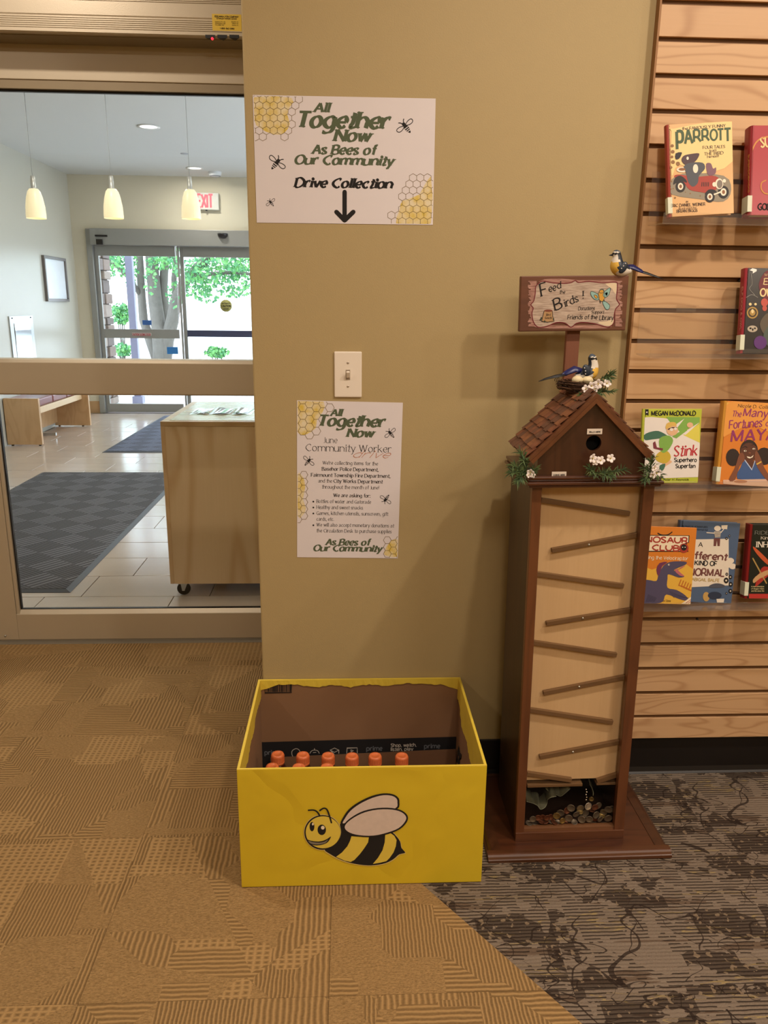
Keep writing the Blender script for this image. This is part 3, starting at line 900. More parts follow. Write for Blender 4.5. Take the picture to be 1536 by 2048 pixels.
q = onZ(430, 344, LZ); o = thing('smoke_detector', 'white smoke detector on the lobby ceiling above the exit sign', 'detector', (q.x, q.y, LZ))
MB().lathe([(0, -.05), (.05, -.05), (.07, -.035), (.075, 0)], (0, 0, 0), 24, caps=False).build('detector_body', mat('white_detector', 'dedfe0', .5), o); MB().lathe([(.05, -.052), (.06, -.046), (.066, -.04)], (0, 0, 0), 24, caps=False).build('vent_ring', mat('grey_vent', '8f9094', .6), o)
# solid stand-ins for pendant lamps reflected in the door glass
SHD = mat('glowing_opal_glass_shade', 'e9dcbc', .35, emit='ffe6b0', estr=.55)
for (px, py), lb in (((73, 437), 'stand-in for a reflected opal glass pendant lamp, nearest the left lobby wall'), ((228, 437), 'stand-in for a reflected opal glass pendant lamp, middle of the row of three'), ((383, 438), 'stand-in for a reflected opal glass pendant lamp, in front of the exit sign')):
    q = onY(px, py, 4.0); o = thing('reflected_pendant', lb, 'pendant lamp reflection', (q.x, q.y, LZ), group='row of pendant lamp reflections'); z = q.z - LZ
    MB().lathe([(.068, z), (.069, z + .02), (.066, z + .08), (.056, z + .14), (.044, z + .18), (.030, z + .198), (.028, z + .198), (.042, z + .178), (.053, z + .138), (.063, z + .08), (.0665, z + .02), (.066, z)], (0, 0, 0), 28, caps=False).build('glass_shade', SHD, o)
    MB().lathe([(0, z + .285), (.014, z + .285), (.017, z + .25), (.017, z + .205), (.03, z + .198), (0, z + .19)], (0, 0, 0), 16, caps=False).build('lamp_cap', mat('pale_nickel', 'c8c4ba', .4, metal=.5), o)
    MB().tube([(0, 0, z + .28), (0, 0, 0)], .0022, 6).build('cord', mat('pale_cord', 'b0b0ac', .6), o)
    MB().lathe([(0, -.025), (.045, -.02), (.05, 0)], (0, 0, 0), 20, caps=False).build('ceiling_rose', mat('pale_nickel', 'c8c4ba', .4, metal=.5), o)
    MB().ball((0, 0, z + .09), (.026, .026, .035)).build('bulb', mat('lit_bulb', 'fff0c8', .4, emit='ffdf9a', estr=5), o)

# picture on the left lobby wall
o = thing('picture_frame', 'white notice in a thin silver frame on the left lobby wall', 'picture frame', (LX, 7.3, 1.6))
fr = MB()
for a in ((6.96, 7.64, 1.82, 1.85), (6.96, 7.64, 1.365, 1.395), (6.96, 6.99, 1.395, 1.82), (7.61, 7.64, 1.395, 1.82)): fr.box(LX, LX + .03, *a)
fr.build('frame', mat('dark_silver_frame', '77706c', .35, metal=.6), o, W=True, bevel=.002)
MB().box(LX, LX + .012, 6.99, 7.61, 1.395, 1.82).build('notice_board', mat('white_notice', 'e4e8ec', .25), o, W=True)
# stainless panel below
o = thing('wall_panel', 'brushed steel drinking fountain panel on the left lobby wall', 'drinking fountain', (LX, 6.22, .9))
MB().box(LX, LX + .012, 5.94, 6.52, .55, 1.22).build('back_plate', STEEL, o, W=True, bevel=.002)
b = MB(); b.prism([(LX + .010, 1.16), (LX + .016, 1.15), (LX + .019, 1.08), (LX + .014, .84), (LX + .018, .64), (LX + .010, .60)], 6.03, 6.43, plane='xz'); b.build('curved_cover', mat('polished_steel', 'c9d0d4', .18, metal=.9), o, W=True, bevel=.006)
for yy in (6.0, 6.46): MB().ball((LX + .014, yy, 1.2), .006).build('panel_screw', BLACK, o, W=True)

# bench
BW = wood('maple_bench_panel', 'c9a276', 'a87e50', 'z', 2.5, 4, 8, contrast=.6, rough=.4, rnd=5)
VIN = mat('maroon_vinyl', '7c3f3a', .32, var=.1)
o = thing('bench', 'wooden lobby bench with maroon vinyl seat cushions', 'bench', (-3.1, 6.2, 0))
bx0, bx1 = LX + .01, -2.975
by0, by1 = 5.59, 6.90
MB().box(bx0, bx1, by0, by0 + .04, .012, .46).build('end_panel', BW, o, W=True, bevel=.003)
MB().box(bx0, bx1 + .06, by1 - .04, by1, .012, .40).build('end_panel', BW, o, W=True, bevel=.003)
MB().box(bx0, bx1 - .01, by0 + .04, by1 - .04, .31, .372).build('seat_rail', mat('pale_maple_edge', 'd9bb92', .4), o, W=True, bevel=.003)
for k in range(3):
    ya = by0 + .045 + k * .4; MB().box(bx0, bx1 - .02, ya, ya + .392, .372, .45).build('seat_cushion', VIN, o, W=True, bevel=.015)
MB().box(bx0, bx0 + .03, by0 + .04, by1 - .04, .05, .31).build('back_panel', BW, o, W=True)
MB().box(bx0 + .05, bx1 - .05, by0 + .5, by0 + .53, .02, .05).build('stretcher', STEEL, o, W=True)
for yy in (by0 + .02, by1 - .02):
    for xx in (bx0 + .04, bx1 - .03): MB().lathe([(.012, 0), (.012, .013)], (xx, yy, 0), 10).build('foot_glide', BLACK, o, W=True)

# entrance mats
MATA = mat_pattern('charcoal_ribbed_mat_pile', '201f20', '6a686a'); MATB = mat_pattern('grey_blue_ribbed_mat_pile', '30333c', '70758a')
def fmat(x0, x1, y0, y1, label, mt):
    cx, cy = (x0 + x1) / 2, (y0 + y1) / 2; o = thing('entrance_mat', label, 'mat', (cx, cy, 0), group='ribbed entrance mats')
    hx, hy = (x1 - x0) / 2, (y1 - y0) / 2; e = .03
    MB().box(-hx + e, hx - e, -hy + e, hy - e, .0005, .011).build('pile', mt, o)
    b = MB()
    for poly in ([(-hx, -hy), (hx, -hy), (hx - e, -hy + e), (-hx + e, -hy + e)], [(hx, -hy), (hx, hy), (hx - e, hy - e), (hx - e, -hy + e)], [(hx, hy), (-hx, hy), (-hx + e, hy - e), (hx - e, hy - e)], [(-hx, hy), (-hx, -hy), (-hx + e, -hy + e), (-hx + e, hy - e)]):
        vs = [(x, y, .001) for x, y in poly] + [(x, y, .002 if i < 2 else .010) for i, (x, y) in enumerate(poly)]
        b.add(vs, [(3, 2, 1, 0), (4, 5, 6, 7), (0, 1, 5, 4), (1, 2, 6, 5), (2, 3, 7, 6), (3, 0, 4, 7)])
    b.build('rubber_border', mat('grey_rubber_border', '34373c', .5), o)
fmat(-2.514, -1.34, 1.553, 4.34, 'dark grey ribbed entrance mat lying nearest the glass door', MATA)
fmat(-2.30, -.35, 5.245, 7.75, 'blue grey entrance mat lying in front of the far doors', MATB)

# cart on casters
yf = 1.49
a = onY(320, 843, yf); b0 = onY(341, 1168, yf)
cx0 = (a.x + b0.x) / 2; cz1 = a.z; cz0 = b0.z
bk = onZ(385, 803, cz1).y
o = thing('display_cart', 'maple cabinet on casters standing behind the glass door', 'cabinet', (cx0 + .5, yf + .35, 0))
cx1 = cx0 + 1.1
MB().box(cx0 + .019, cx1, yf + .002, yf + .02, cz0, cz1 - .022).build('front_panel', wood('maple_cart_face', 'e9cba4', 'c79d6e', 'z', 1.2, 3.2, 8, contrast=1.1, fine=.25, rough=.38, coat=.25, rnd=5), o, W=True)
MB().box(cx0, cx0 + .019, yf, bk, cz0, cz1 - .022).build('side_panel', MAPLEZ, o, W=True, bevel=.0015)
MB().box(cx1, cx1 + .019, yf, bk, cz0, cz1 - .022).build('side_panel', MAPLEZ, o, W=True, bevel=.0015)
MB().box(cx0, cx1 + .019, bk - .02, bk, cz0, cz1 - .022).build('back_panel', MAPLEZ, o, W=True)
MB().box(cx0 + .02, cx1, yf + .02, bk - .02, cz0 + .002, cz0 + .02).build('bottom_panel', MAPLEZ, o, W=True)
MB().box(cx0, cx1 + .019, yf, bk, cz1 - .022, cz1).build('top_edge', wood('maple_top_band', 'cfae80', 'ae8355', 'x', 2, 5, 6, rough=.3, coat=.3), o, W=True, bevel=.0015)
MB().box(cx0 + .035, cx1 - .03, yf + .03, bk - .03, cz1, cz1 + .0015).build('top_inlay', wood('maple_top_inlay', 'c6b48a', 'ab9468', 'x', 2, 5, 6, rough=.22, coat=.5), o, W=True)
for (x, y) in ((cx0 + .055, yf + .03), (cx0 + .12, bk - .08), (cx1 - .07, yf + .05), (cx1 - .07, bk - .08)):
    cz_ = (cz0 - .004) / 2
    cs = MB(); cs.box(x - .022, x + .022, y - .02, y + .02, cz0 - .005, cz0); cs.prism([(x - .012, cz0 - .004), (x + .02, cz0 - .004), (x + .005, cz_ - .008), (x - .006, cz_ - .008)], y - .010, y - .0075); cs.prism([(x - .012, cz0 - .004), (x + .02, cz0 - .004), (x + .005, cz_ - .008), (x - .006, cz_ - .008)], y + .0155, y + .018)
    c_ = cs.build('caster', STEEL, o, W=True)
    r_ = cz_ + .001
    MB().lathe([(.004, -.010), (r_ - .004, -.010), (r_, -.006), (r_, .006), (r_ - .004, .010), (.004, .010)], (x, y + .004, r_), 20, M=Matrix.Rotation(PI / 2, 3, 'X')).build('wheel', BLACK, c_, W=True)
# laminated sheet lying on the cart
la = onZ(378, 829, cz1 + .003); lb_ = onZ(503, 828, cz1 + .003); lc = onZ(500, 818, cz1 + .003)
o = thing('laminated_sheet', 'clear laminated map sheet lying on top of the cart', 'sheet', ((la.x + lb_.x) / 2, (la.y + lc.y) / 2, cz1 + .002))
hw, hd = (lb_.x - la.x) / 2, max((lc.y - la.y) / 2, .08)
b = MB(); nx = 16; vs = [((i / nx * 2 - 1) * hw, s_ * hd, .0015 + .004 * (1 + math.sin(i * 1.1 + s_)) * (1 if 2 < i < 15 else .3)) for s_ in (-1, 1) for i in range(nx + 1)]
b.add(vs, [(i, i + 1, i + nx + 2, i + nx + 1) for i in range(nx)]); b.build('plastic_film', clear('clear_film', 'e8f4ec', 2.5, .08, haze=.25), o)
b = MB(); b.add([(v[0] * .8, v[1] * .75, v[2] - .001) for v in vs], [(i, i + 1, i + nx + 2, i + nx + 1) for i in range(nx)])
t = NT('coloured_map_print'); nn = t.noise(t.coord(), 40, 3); t.base(t.mix(t.math('GREATER_THAN', nn, .55), lin('cfe0d2'), lin('6f9c86'))); b.build('map_print', t.m, o)

# ------------------------------------------------------------------ outside, beyond the far doors
struct(MB().box(-30, 30, 8.3, 60, -.14, -.03).build('ground_outside', mat('pale_concrete', 'd8d6d2', .9)))
# stone column
STN = [mat('warm_stone_%s' % 'abc'[i], c, .9, var=.2, bump=.004, bscale=30) for i, c in enumerate(('8a776c', '9f8f83', '776a64'))]
q0 = onY(201, 560, 8.9); q1 = onY(222, 560, 8.9)
o = thing('stone_pillar', 'rough stacked stone pillar outside the far left door', 'pillar', ((q0.x + q1.x) / 2 - .28, 9.15, 0))
z = -.03; k = 0
MB().box(-.17, .17, -.2, .2, -.03, 2.9).build('mortar_core', mat('grey_mortar', '8a847c', .9), o)
while z < 2.85:
    h = R.uniform(.09, .19); xs = R.choice([[-.21, .02, .2], [-.2, -.06, .21], [-.21, .2]])
    for i in range(len(xs) - 1):
        b = MB(); j = lambda: R.uniform(-.015, .015)
        b.box(xs[i] + .006, xs[i + 1] - .006 + j(), -.23 + j(), -.1, z + .004, z + h - .004); b.build('stone', STN[k % 3], o, bevel=.012); k += 1
    b = MB(); b.box(.1, .21 + j(), -.09, .2, z + .004, z + h - .004); b.build('stone', STN[k % 3], o, bevel=.012)
    z += h
q0 = onY(258, 620, 9.3); q1 = onY(272, 620, 9.3)
o = thing('canopy_post', 'square lilac grey metal post outside behind the far left door', 'post', ((q0.x + q1.x) / 2, 9.3, -.03))
hw = (q1.x - q0.x) / 2
MB().box(-hw, hw, -hw, hw, 0, 3.1).build('post_shaft', mat('lilac_grey_post_paint', '8a88a0', .5), o, bevel=.004)
MB().box(-hw * 1.5, hw * 1.5, -hw * 1.5, hw * 1.5, 0, .1).build('post_base', mat('lilac_grey_post_paint', '8a88a0', .5), o)
# tree: several stems and clustered leaves
BARK = mat('grey_brown_bark', '6c665f', .9, var=.25, vscale=12, bump=.01, bscale=30)
LEAF = [mat('bright_green_leaf', '6fae62', .6, var=.2), mat('deep_green_leaf', '4f8f5c', .6, var=.2)]
TY = 13.0
tree = thing('shade_tree', 'large many stemmed shade tree seen through the far doors', 'tree', (onY(320, 700, TY).x, TY, 0))
def stem_(pts, r0, r1, name='branch'):
    P = [onY(x, y, TY + dy) for x, y, dy in pts]; n = len(P) - 1
    MB().tube([tuple(p) for p in P], [r0 + (r1 - r0) * i / n for i in range(n + 1)], 10).build(name, BARK, tree, W=True)
gz = onY(315, 725, TY); 
stem_([(322, 745, 0), (322, 700, 0), (318, 660, 0), (310, 600, .1), (305, 540, .2), (300, 480, .3), (296, 400, .4)], .16, .09, 'trunk')
stem_([(326, 740, 0), (334, 680, 0), (345, 640, -.1), (352, 600, -.2), (372, 560, -.3), (405, 525, -.5), (450, 480, -.8)], .14, .07, 'trunk')
stem_([(318, 730, 0), (300, 680, .2), (287, 640, .3), (283, 590, .3), (281, 540, .3), (276, 470, .3)], .10, .06, 'trunk')
stem_([(324, 700, 0), (330, 640, .2), (326, 580, .3), (330, 520, .3), (336, 440, .3)], .11, .06, 'trunk')
stem_([(281, 590, .3), (258, 556, 0), (236, 535, -.2), (210, 515, -.4)], .05, .02)
stem_([(352, 600, -.2), (348, 560, 0), (352, 520, .1), (356, 470, .1)], .06, .04)
stem_([(372, 560, -.3), (420, 548, -.6), (470, 545, -.9), (520, 550, -1.2)], .05, .02)
def leaves(region_list, name='foliage'):
    for (cx, cy, rx, ry, n, dy) in region_list:
        b = MB()
        for _ in range(n):
            a = R.uniform(0, 2 * PI); rr = math.sqrt(R.random()); px, py = cx + rx * rr * math.cos(a), cy + ry * rr * math.sin(a)
            c0 = onY(px, py, TY + dy + R.uniform(-.6, .6)); s_ = R.uniform(.035, .075)
            e = Quaternion((R.uniform(-1, 1), R.uniform(-1, 1), R.uniform(-1, 1), R.uniform(-1, 1))).normalized().to_matrix()
            vs = [c0 + e @ Vector(v) * s_ for v in ((-.5, 0, 0), (0, .45, .1), (.7, 0, 0), (0, -.45, .1))]
            b.add(vs, [(0, 1, 2, 3)], R.randrange(2))
        b.build(name, LEAF, tree, W=True, kind='stuff', fix=False)
leaves([(232, 528, 34, 26, 330, 0), (215, 520, 30, 12, 200, .3), (262, 540, 16, 34, 160, .3), (420, 540, 75, 26, 900, -.6), (470, 565, 50, 30, 420, -.6),
        (395, 575, 32, 22, 260, -.4), (330, 525, 40, 14, 300, 0), (350, 590, 18, 26, 110, 0), (480, 520, 60, 22, 500, -.9), (300, 470, 160, 35, 900, 0), (300, 560, 14, 30, 60, -.3), (415, 596, 22, 10, 60, -.5)])
def shrub(px, py, rx, ry, Y, n, label):
    c = onY(px, py, Y); sx = onY(px + rx, py, Y).x - c.x; sz = c.z - onY(px, py + ry, Y).z
    o = thing('shrub', label, 'shrub', (c.x, Y, -.03), group='shrubs outside the far doors'); b = MB()
    for _ in range(n):
        d = Vector((R.gauss(0, 1), R.gauss(0, 1), R.gauss(0, 1))).normalized() * (R.random() ** .4)
        p0 = Vector((d.x * sx, d.y * sx, (c.z + .03) + d.z * sz)); s_ = R.uniform(.04, .08)
        e = Quaternion((R.uniform(-1, 1), R.uniform(-1, 1), R.uniform(-1, 1), R.uniform(-1, 1))).normalized().to_matrix()
        b.add([p0 + e @ Vector(v) * s_ for v in ((-.5, 0, 0), (0, .45, .1), (.7, 0, 0), (0, -.45, .1))], [(0, 1, 2, 3)], R.randrange(2))
    b.build('foliage', LEAF, o, kind='stuff', fix=False)
    st = MB(); [st.tube([(0, 0, 0), (R.uniform(-.5, .5) * sx, R.uniform(-.3, .3) * sx, c.z)], [.02, .008], 6) for _ in range(5)]; st.build('stems', BARK, o)
shrub(242, 628, 20, 22, 15.0, 500, 'rounded green shrub standing behind the stone pillar')
shrub(434, 704, 24, 11, 12.0, 260, 'low green shrub seen under the dark rail of the far right door')
shrub(246, 700, 22, 13, 12.5, 220, 'low green shrub seen under the left far door rail')

# ================================================================== THE LIBRARY SIDE
# ------------------------------------------------------------------ slat wall
Z0, GS, SF = 2.0420, .07682, -.0240
sw = thing('slat_wall', 'maple slat wall panel with dark horizontal grooves, right of the tan wall', 'slat wall', (1.3, 0, 0))
SX0, SX1 = .7274, 2.1
MB().box(SX0, SX1, SF + .0095, -.0005, .122, 2.56).build('backing_board', GROOVE, sw, W=True)
MB().box(SX0 - .0045, SX0, SF, -.0005, .122, 2.56).build('edge_trim', EDGE, sw, W=True)
first = None
for i in range(-7, 25):
    za, zb = Z0 - GS * (i + 1) + .0056, Z0 - GS * i - .0056
    if first is None:
        h = (zb - za) / 2
        first = MB().box(-(SX1 - SX0) / 2, (SX1 - SX0) / 2, -.0045, .0045, -h, h).build('slat', MAPLE, sw, bevel=.0008); o = first
    else:
        o = first.copy(); COL.objects.link(o); o.parent = sw
    o.location = ((SX0 + SX1) / 2 - 1.3, SF + .0045, (za + zb) / 2)
for k, (px, py) in enumerate([(1478, 561), (1461, 685), (1394, 1238)]):
    q = onY(px, py, -.014); MB().ball((q.x, -.0155, q.z), .004).build('screw', BLACK, sw, W=True)
# acrylic shelves
SHELF = []
for (z, x1, lb) in ((1.549, 1.42, 'clear acrylic display shelf, topmost on the slat wall'), (1.240, 1.42, 'nearly empty clear acrylic shelf, second from the top of the slat wall'),
                (.908, 1.42, 'clear acrylic shelf holding the green and orange books'), (.578, 1.42, 'clear acrylic shelf, lowest on the slat wall, behind the tower')):
    o = thing('acrylic_shelf', lb, 'shelf', (.74, -.04, z), group=None)
    x0 = .735
    MB().box(x0, x1, -.045, -.042, z + .012, z + .125).build('back_plate', ACR, o, W=True, bevel=.0006)
    b = MB(); b.prism([(-.042, z + .004), (-.135, z), (-.135, z - .003), (-.045, z + .001)], x0, x1, plane='yz'); b.build('shelf_plate', ACR, o, W=True)
    b = MB(); b.prism([(-.135, z), (-.139, z + .022), (-.142, z + .022), (-.138, z - .003)], x0, x1, plane='yz'); b.build('front_lip', ACR, o, W=True)
    for xa in (x0 + .10, x0 + .36):
        b = MB(); b.prism([(-.026, z + .125), (-.045, z + .125), (-.045, z + .122), (-.029, z + .122), (-.029, z + .108), (-.026, z + .108)], xa, xa + .05, plane='yz'); b.build('hook', ACR, o, W=True)

# ------------------------------------------------------------------ books
PAGE = mat('book_pages', 'dccfb4', .85, var=.1, vscale=60)
STK = mat('spine_sticker', 'd8dcc4', .6)
def book(label, quad, Yb, lean, th, cover, spine=None, sticker=True, spine_print=None, base=None):
    nrm_ = Vector((0, -math.cos(math.radians(lean)), math.sin(math.radians(lean))))
    q3 = onY((quad[2][0] + quad[3][0]) / 2, (quad[2][1] + quad[3][1]) / 2, Yb)
    p = Plane(quad, q3, nrm_)
    o = set_plane(tag(bpy.data.objects.new('book', None), label, 'book', 'books on the slat wall shelves'), p); COL.objects.link(o)
    w, h = p.W / 2, p.H / 2
    b = MB(); b.box(-w, w, 0, .0025, -h, h, 0); b.box(-w, w, th - .0025, th, -h, h, 0); b.build('cover', cover, o, bevel=.0006)
    b = MB(); b.smooth = True
    pr = [(-w - .004, th * .1), (-w - .0055, th * .3), (-w - .0055, th * .7), (-w - .004, th * .9), (-w, th), (-w + .003, th), (-w + .003, 0), (-w, 0)]
    b.prism(pr, -h, h, plane='xy'); sp_ = b.build('spine', spine or cover, o)
    MB().box(-w + .002, w - .004, .0025, th - .0025, -h + .004, h - .004).build('pages', PAGE, o)
    if sticker: MB().box(-w - .0068, -w + .004, -.0006, th * .8, -h + .008, -h + .045).build('spine_label', STK, o)
    return o, p
def ink(name, c, r=.55): return mat(name, c, r, var=.04)
# funny tales book with the red car
C6 = (1236, 0, 4.2667)
o, p = book('cream picture book with green block title and a red car, top shelf', [(1343, 250), (1469, 241), (1463, 427.5), (1336, 433)], -.112, 9, .018, ink('cream_peach_cover', 'dcae74', .3), ink('red_spine', '9a3524', .4))
c = Canvas(p, C6); c.clipbox = (-p.W / 2 + .0005, p.W / 2 - .0005, -p.H / 2 + .0005, p.H / 2 - .0005)
BR_, GN = ink('dark_brown_ink', '3a241c'), ink('bottle_green_ink', '3e5433')
c.poly([(470, 1100), (985, 1040), (975, 1380), (720, 1480), (520, 1400), (455, 1500), (455, 1120)], ink('pale_yellow_glow', 'edcf8c'), 1, smooth=3)
c.poly([(440, 1560), (560, 1480), (900, 1500), (965, 1620), (900, 1720), (700, 1700), (460, 1660)], ink('grey_mist', '8d8370'), 1, smooth=3)
c.text('the FAMOUSLY FUNNY', 545, 918, 1112, 24, 'serifb', BR_, yr=1084)
big = c
for ch, xa, xb, yb, cp in (('P', 497, 568, 1275, 150), ('A', 566, 640, 1228, 120), ('R', 642, 712, 1212, 100), ('R', 714, 782, 1203, 94), ('O', 784, 850, 1198, 90), ('T', 850, 905, 1200, 96), ('T', 908, 968, 1206, 106)):
    c.text(ch, xa, xb, yb, cp, 'sansb', GN)
for t_, a, e, y, hh in (('FOUR TALES', 722, 915, 1272, 24), ('from', 778, 840, 1300, 20), ('THE BIRD', 735, 900, 1326, 24), ('himself', 760, 862, 1350, 20)): c.text(t_, a, e, y, hh, 'serifb', BR_, yr=y - 10)
c.text('BY', 580, 600, 1730, 14, 'serifb', BR_); c.text('ERIC DANIEL WEINER', 448, 745, 1768, 24, 'serifb', BR_, yr=1752); c.text('illustrated by', 515, 670, 1788, 16, 'serif', BR_); c.text('BRIAN BIGGS', 500, 680, 1815, 24, 'serifb', BR_, yr=1806)
RD, WH_, BK, PU = ink('car_red', 'a53a2c'), ink('tyre_cream', 'eee2cc'), ink('tyre_black', '1d1718'), ink('plum_brown', '4b3338')
for (x, y, r) in ((462, 1245, 14), (466, 1296, 16), (460, 1340, 12), (468, 1384, 17), (510, 1398, 18), (452, 1430, 12), (445, 1590, 6), (452, 1615, 6), (470, 1610, 6), (455, 1550, 7), (575, 1640, 4), (615, 1652, 6), (700, 1672, 6), (486, 1688, 8)): c.ell(x, y, r, r, ink('tan_dots', '8b6234'), 3, n=10)
c.poly([(480, 1500), (520, 1490), (600, 1500), (620, 1480), (650, 1510), (800, 1500), (860, 1525), (850, 1590), (800, 1660), (760, 1650), (700, 1640), (610, 1620), (560, 1560), (500, 1530)], RD, 4, smooth=3)
c.poly([(470, 1575), (485, 1520), (530, 1500), (575, 1530), (585, 1560), (540, 1545), (500, 1560)], BK, 5, smooth=3)
c.poly([(740, 1660), (770, 1620), (820, 1620), (845, 1650), (800, 1645)], BK, 5, smooth=3)
for (x, y, rx, ry) in ((532, 1592, 42, 50), (782, 1680, 42, 48), (898, 1640, 46, 54)): c.ell(x, y, rx, ry, BK, 6); c.ell(x, y, rx * .55, ry * .6, WH_, 7); c.ell(x, y, rx * .28, ry * .32, ink('hub_brown', '8b5a34'), 8)
c.ell(862, 1570, 34, 46, WH_, 6); c.ell(866, 1572, 24, 36, ink('grille_grey', '7f756a'), 7)
for x in range(5): c.stroke([(715 + x * 14, 1558), (713 + x * 14, 1590)], 6, BK, 6)
c.stroke([(820, 1660), (885, 1635)], 12, WH_, 7); c.ell(820, 1575, 17, 20, WH_, 7); c.ell(905, 1545, 14, 16, WH_, 8)
# plain hatted driver and passenger bags: dark rounded shapes
c.poly([(560, 1330), (620, 1315), (690, 1310), (680, 1350), (650, 1385), (600, 1410), (560, 1400), (540, 1365)], PU, 5, smooth=3)
c.poly([(490, 1310), (540, 1300), (540, 1320), (520, 1355), (490, 1360)], BK, 6, smooth=2)
c.poly([(560, 1420), (620, 1390), (720, 1390), (740, 1440), (690, 1500), (680, 1560), (640, 1595), (600, 1560), (580, 1480)], ink('slate_coat', '4b4e55'), 5, smooth=3)
c.ell(592, 1352, 10, 14, WH_, 7); c.ell(660, 1440, 22, 38, WH_, 6); c.ell(545, 1450, 46, 22, WH_, 5); c.ell(545, 1446, 30, 12, ink('hub_brown', '8b5a34'), 6)
c.poly([(750, 1400), (790, 1395), (810, 1440), (835, 1430), (830, 1480), (790, 1500), (760, 1480)], ink('mauve_luggage', '7a5563'), 5, smooth=3)
c.build(o)
# red superhero-titled book at the frame edge
o, p = book('thick red novel with cream title cut by the frame edge, top shelf', [(1505, 252), (1610, 250), (1604, 432), (1501, 429)], -.112, 9, .034, ink('scarlet_cover', 'a82a33', .3), ink('dark_red_spine', '8e2228', .35))
c = Canvas(p, C6); c.clipbox = (-p.W / 2 + .0005, p.W / 2 - .0005, -p.H / 2 + .0005, p.H / 2 - .0005)
CT = ink('cream_title', 'e9c98a')
c.text('SUPER', 1215, 1420, 1258, 80, 'sansb', CT, yr=1240); c.text('GOLIATH', 1190, 1420, 1790, 52, 'sansb', INK)
c.stroke([(1140, 1290), (1175, 1220), (1225, 1180), (1300, 1165)], 12, ink('gold_arc', 'c98a3c'), 3, 'gold_arc#1', smooth=4)
c.stroke([(1260, 1540), (1225, 1560), (1220, 1610), (1250, 1650), (1300, 1655)], 10, ink('gold_arc', 'c98a3c'), 3, 'gold_arc#2', smooth=4)
c.build(o)
def spine_text(o, p, quad, crop, txt, xa, ya, xb, yb_, cap, style, mt):
    pp = Plane(quad, p.c - p.u * (p.W / 2 + .0056), (-1, 0, 0)); cs = Canvas(pp, crop, .0006); cs.text(txt, xa, xb, ya, cap, style, mt, 3, 'spine_lettering', yr=yb_); cs.build(o, True)
spine_text(o, p, [(1496, 300), (1504, 300), (1502, 410), (1494, 410)], C6, 'SUPERSIDEKICKS', 1114, 1322, 1113, 1650, 21, 'sansb', ink('gold_spine_letters', 'd8a548'))
# owl book
C7 = (1236, 480, 5.12)
o, p = book('dark forest novel with a red spine and purple round badge on the second shelf', [(1495, 536), (1600, 537), (1590, 708), (1484, 706)], -.112, 8, .026, ink('charcoal_forest_cover', '2e2b29', .25), ink('crimson_spine', '9c2f3a', .35))
c = Canvas(p, C7); c.clipbox = (-p.W / 2 + .0005, p.W / 2 - .0005, -p.H / 2 + .0005, p.H / 2 - .0005)
c.poly([(1480, 360), (1536, 310), (1650, 300), (1700, 500), (1640, 620), (1536, 640), (1470, 560), (1440, 460)], ink('dusk_red', '6f3038'), 1, smooth=3)
YT = ink('lit_yellow_title', 'e8d49a')
c.text('ELF', 1485, 1640, 455, 62, 'hand', YT); c.text('DOG &', 1600, 1800, 455, 62, 'hand', YT); c.text('OWL', 1450, 1640, 575, 76, 'sansb', YT); c.text('M', 1500, 1530, 370, 26, 'sansl', YT)
c.stroke([(1360, 330), (1370, 450), (1345, 500), (1400, 565)], 5, ink('silver_thread', '8f8d86'), 3, smooth=4); c.stroke([(1310, 590), (1370, 560), (1430, 590)], 5, ink('silver_thread', '8f8d86'), 3, smooth=4)
OW = ink('brass_ring', 'b08e4a')
for r in (58, 44, 30): c.ell(1375, 745, r, r * 1.05, OW if r != 44 else ink('charcoal_ring', '3c3023'), 3 + (58 - r) // 14)
c.ell(1375, 730, 14, 22, YT, 7); c.ell(1352, 658, 15, 15, YT, 5); c.ell(1406, 658, 13, 13, YT, 5)
c.ell(1498, 640, 36, 42, ink('coral_glow', 'c05648'), 3); c.ell(1500, 700, 24, 28, ink('coral_glow', 'c05648'), 3)
c.ell(1375, 910, 52, 34, ink('bone_grey', 'b9ad98'), 3); c.ell(1355, 905, 12, 9, INK, 4); c.ell(1400, 905, 10, 9, INK, 4); c.ell(1378, 918, 8, 14, INK, 4)
c.poly([(1450, 860), (1500, 770), (1560, 740), (1620, 760), (1620, 860), (1560, 960), (1490, 960)], ink('bark_grey', '5f5546'), 3, smooth=3)
c.poly([(1490, 960), (1560, 860), (1650, 900), (1700, 1100), (1560, 1100), (1500, 1040)], ink('moss_grey', '4e5a50'), 4, smooth=3)
c.ell(1455, 1050, 66, 68, ink('violet_badge', '5c2f74'), 5, n=28); c.text('ADVANCE', 1400, 1505, 1045, 28, 'hand', ink('pink_badge_ink', 'c88ac0')); c.text('COPY', 1415, 1490, 1085, 28, 'hand', ink('pink_badge_ink', 'c88ac0'))
c.poly([(1345, 310), (1375, 290), (1418, 300), (1418, 320), (1375, 345), (1380, 322)], ink('gloss_white', 'f2f0ea'), 3)
c.build(o)
spine_text(o, p, [(1486, 560), (1494, 560), (1486, 690), (1479, 690)], C7, 'ELF DOG & OWL', 1272, 480, 1252, 930, 30, 'sans', ink('pale_spine_letters', 'e0b0a0'))
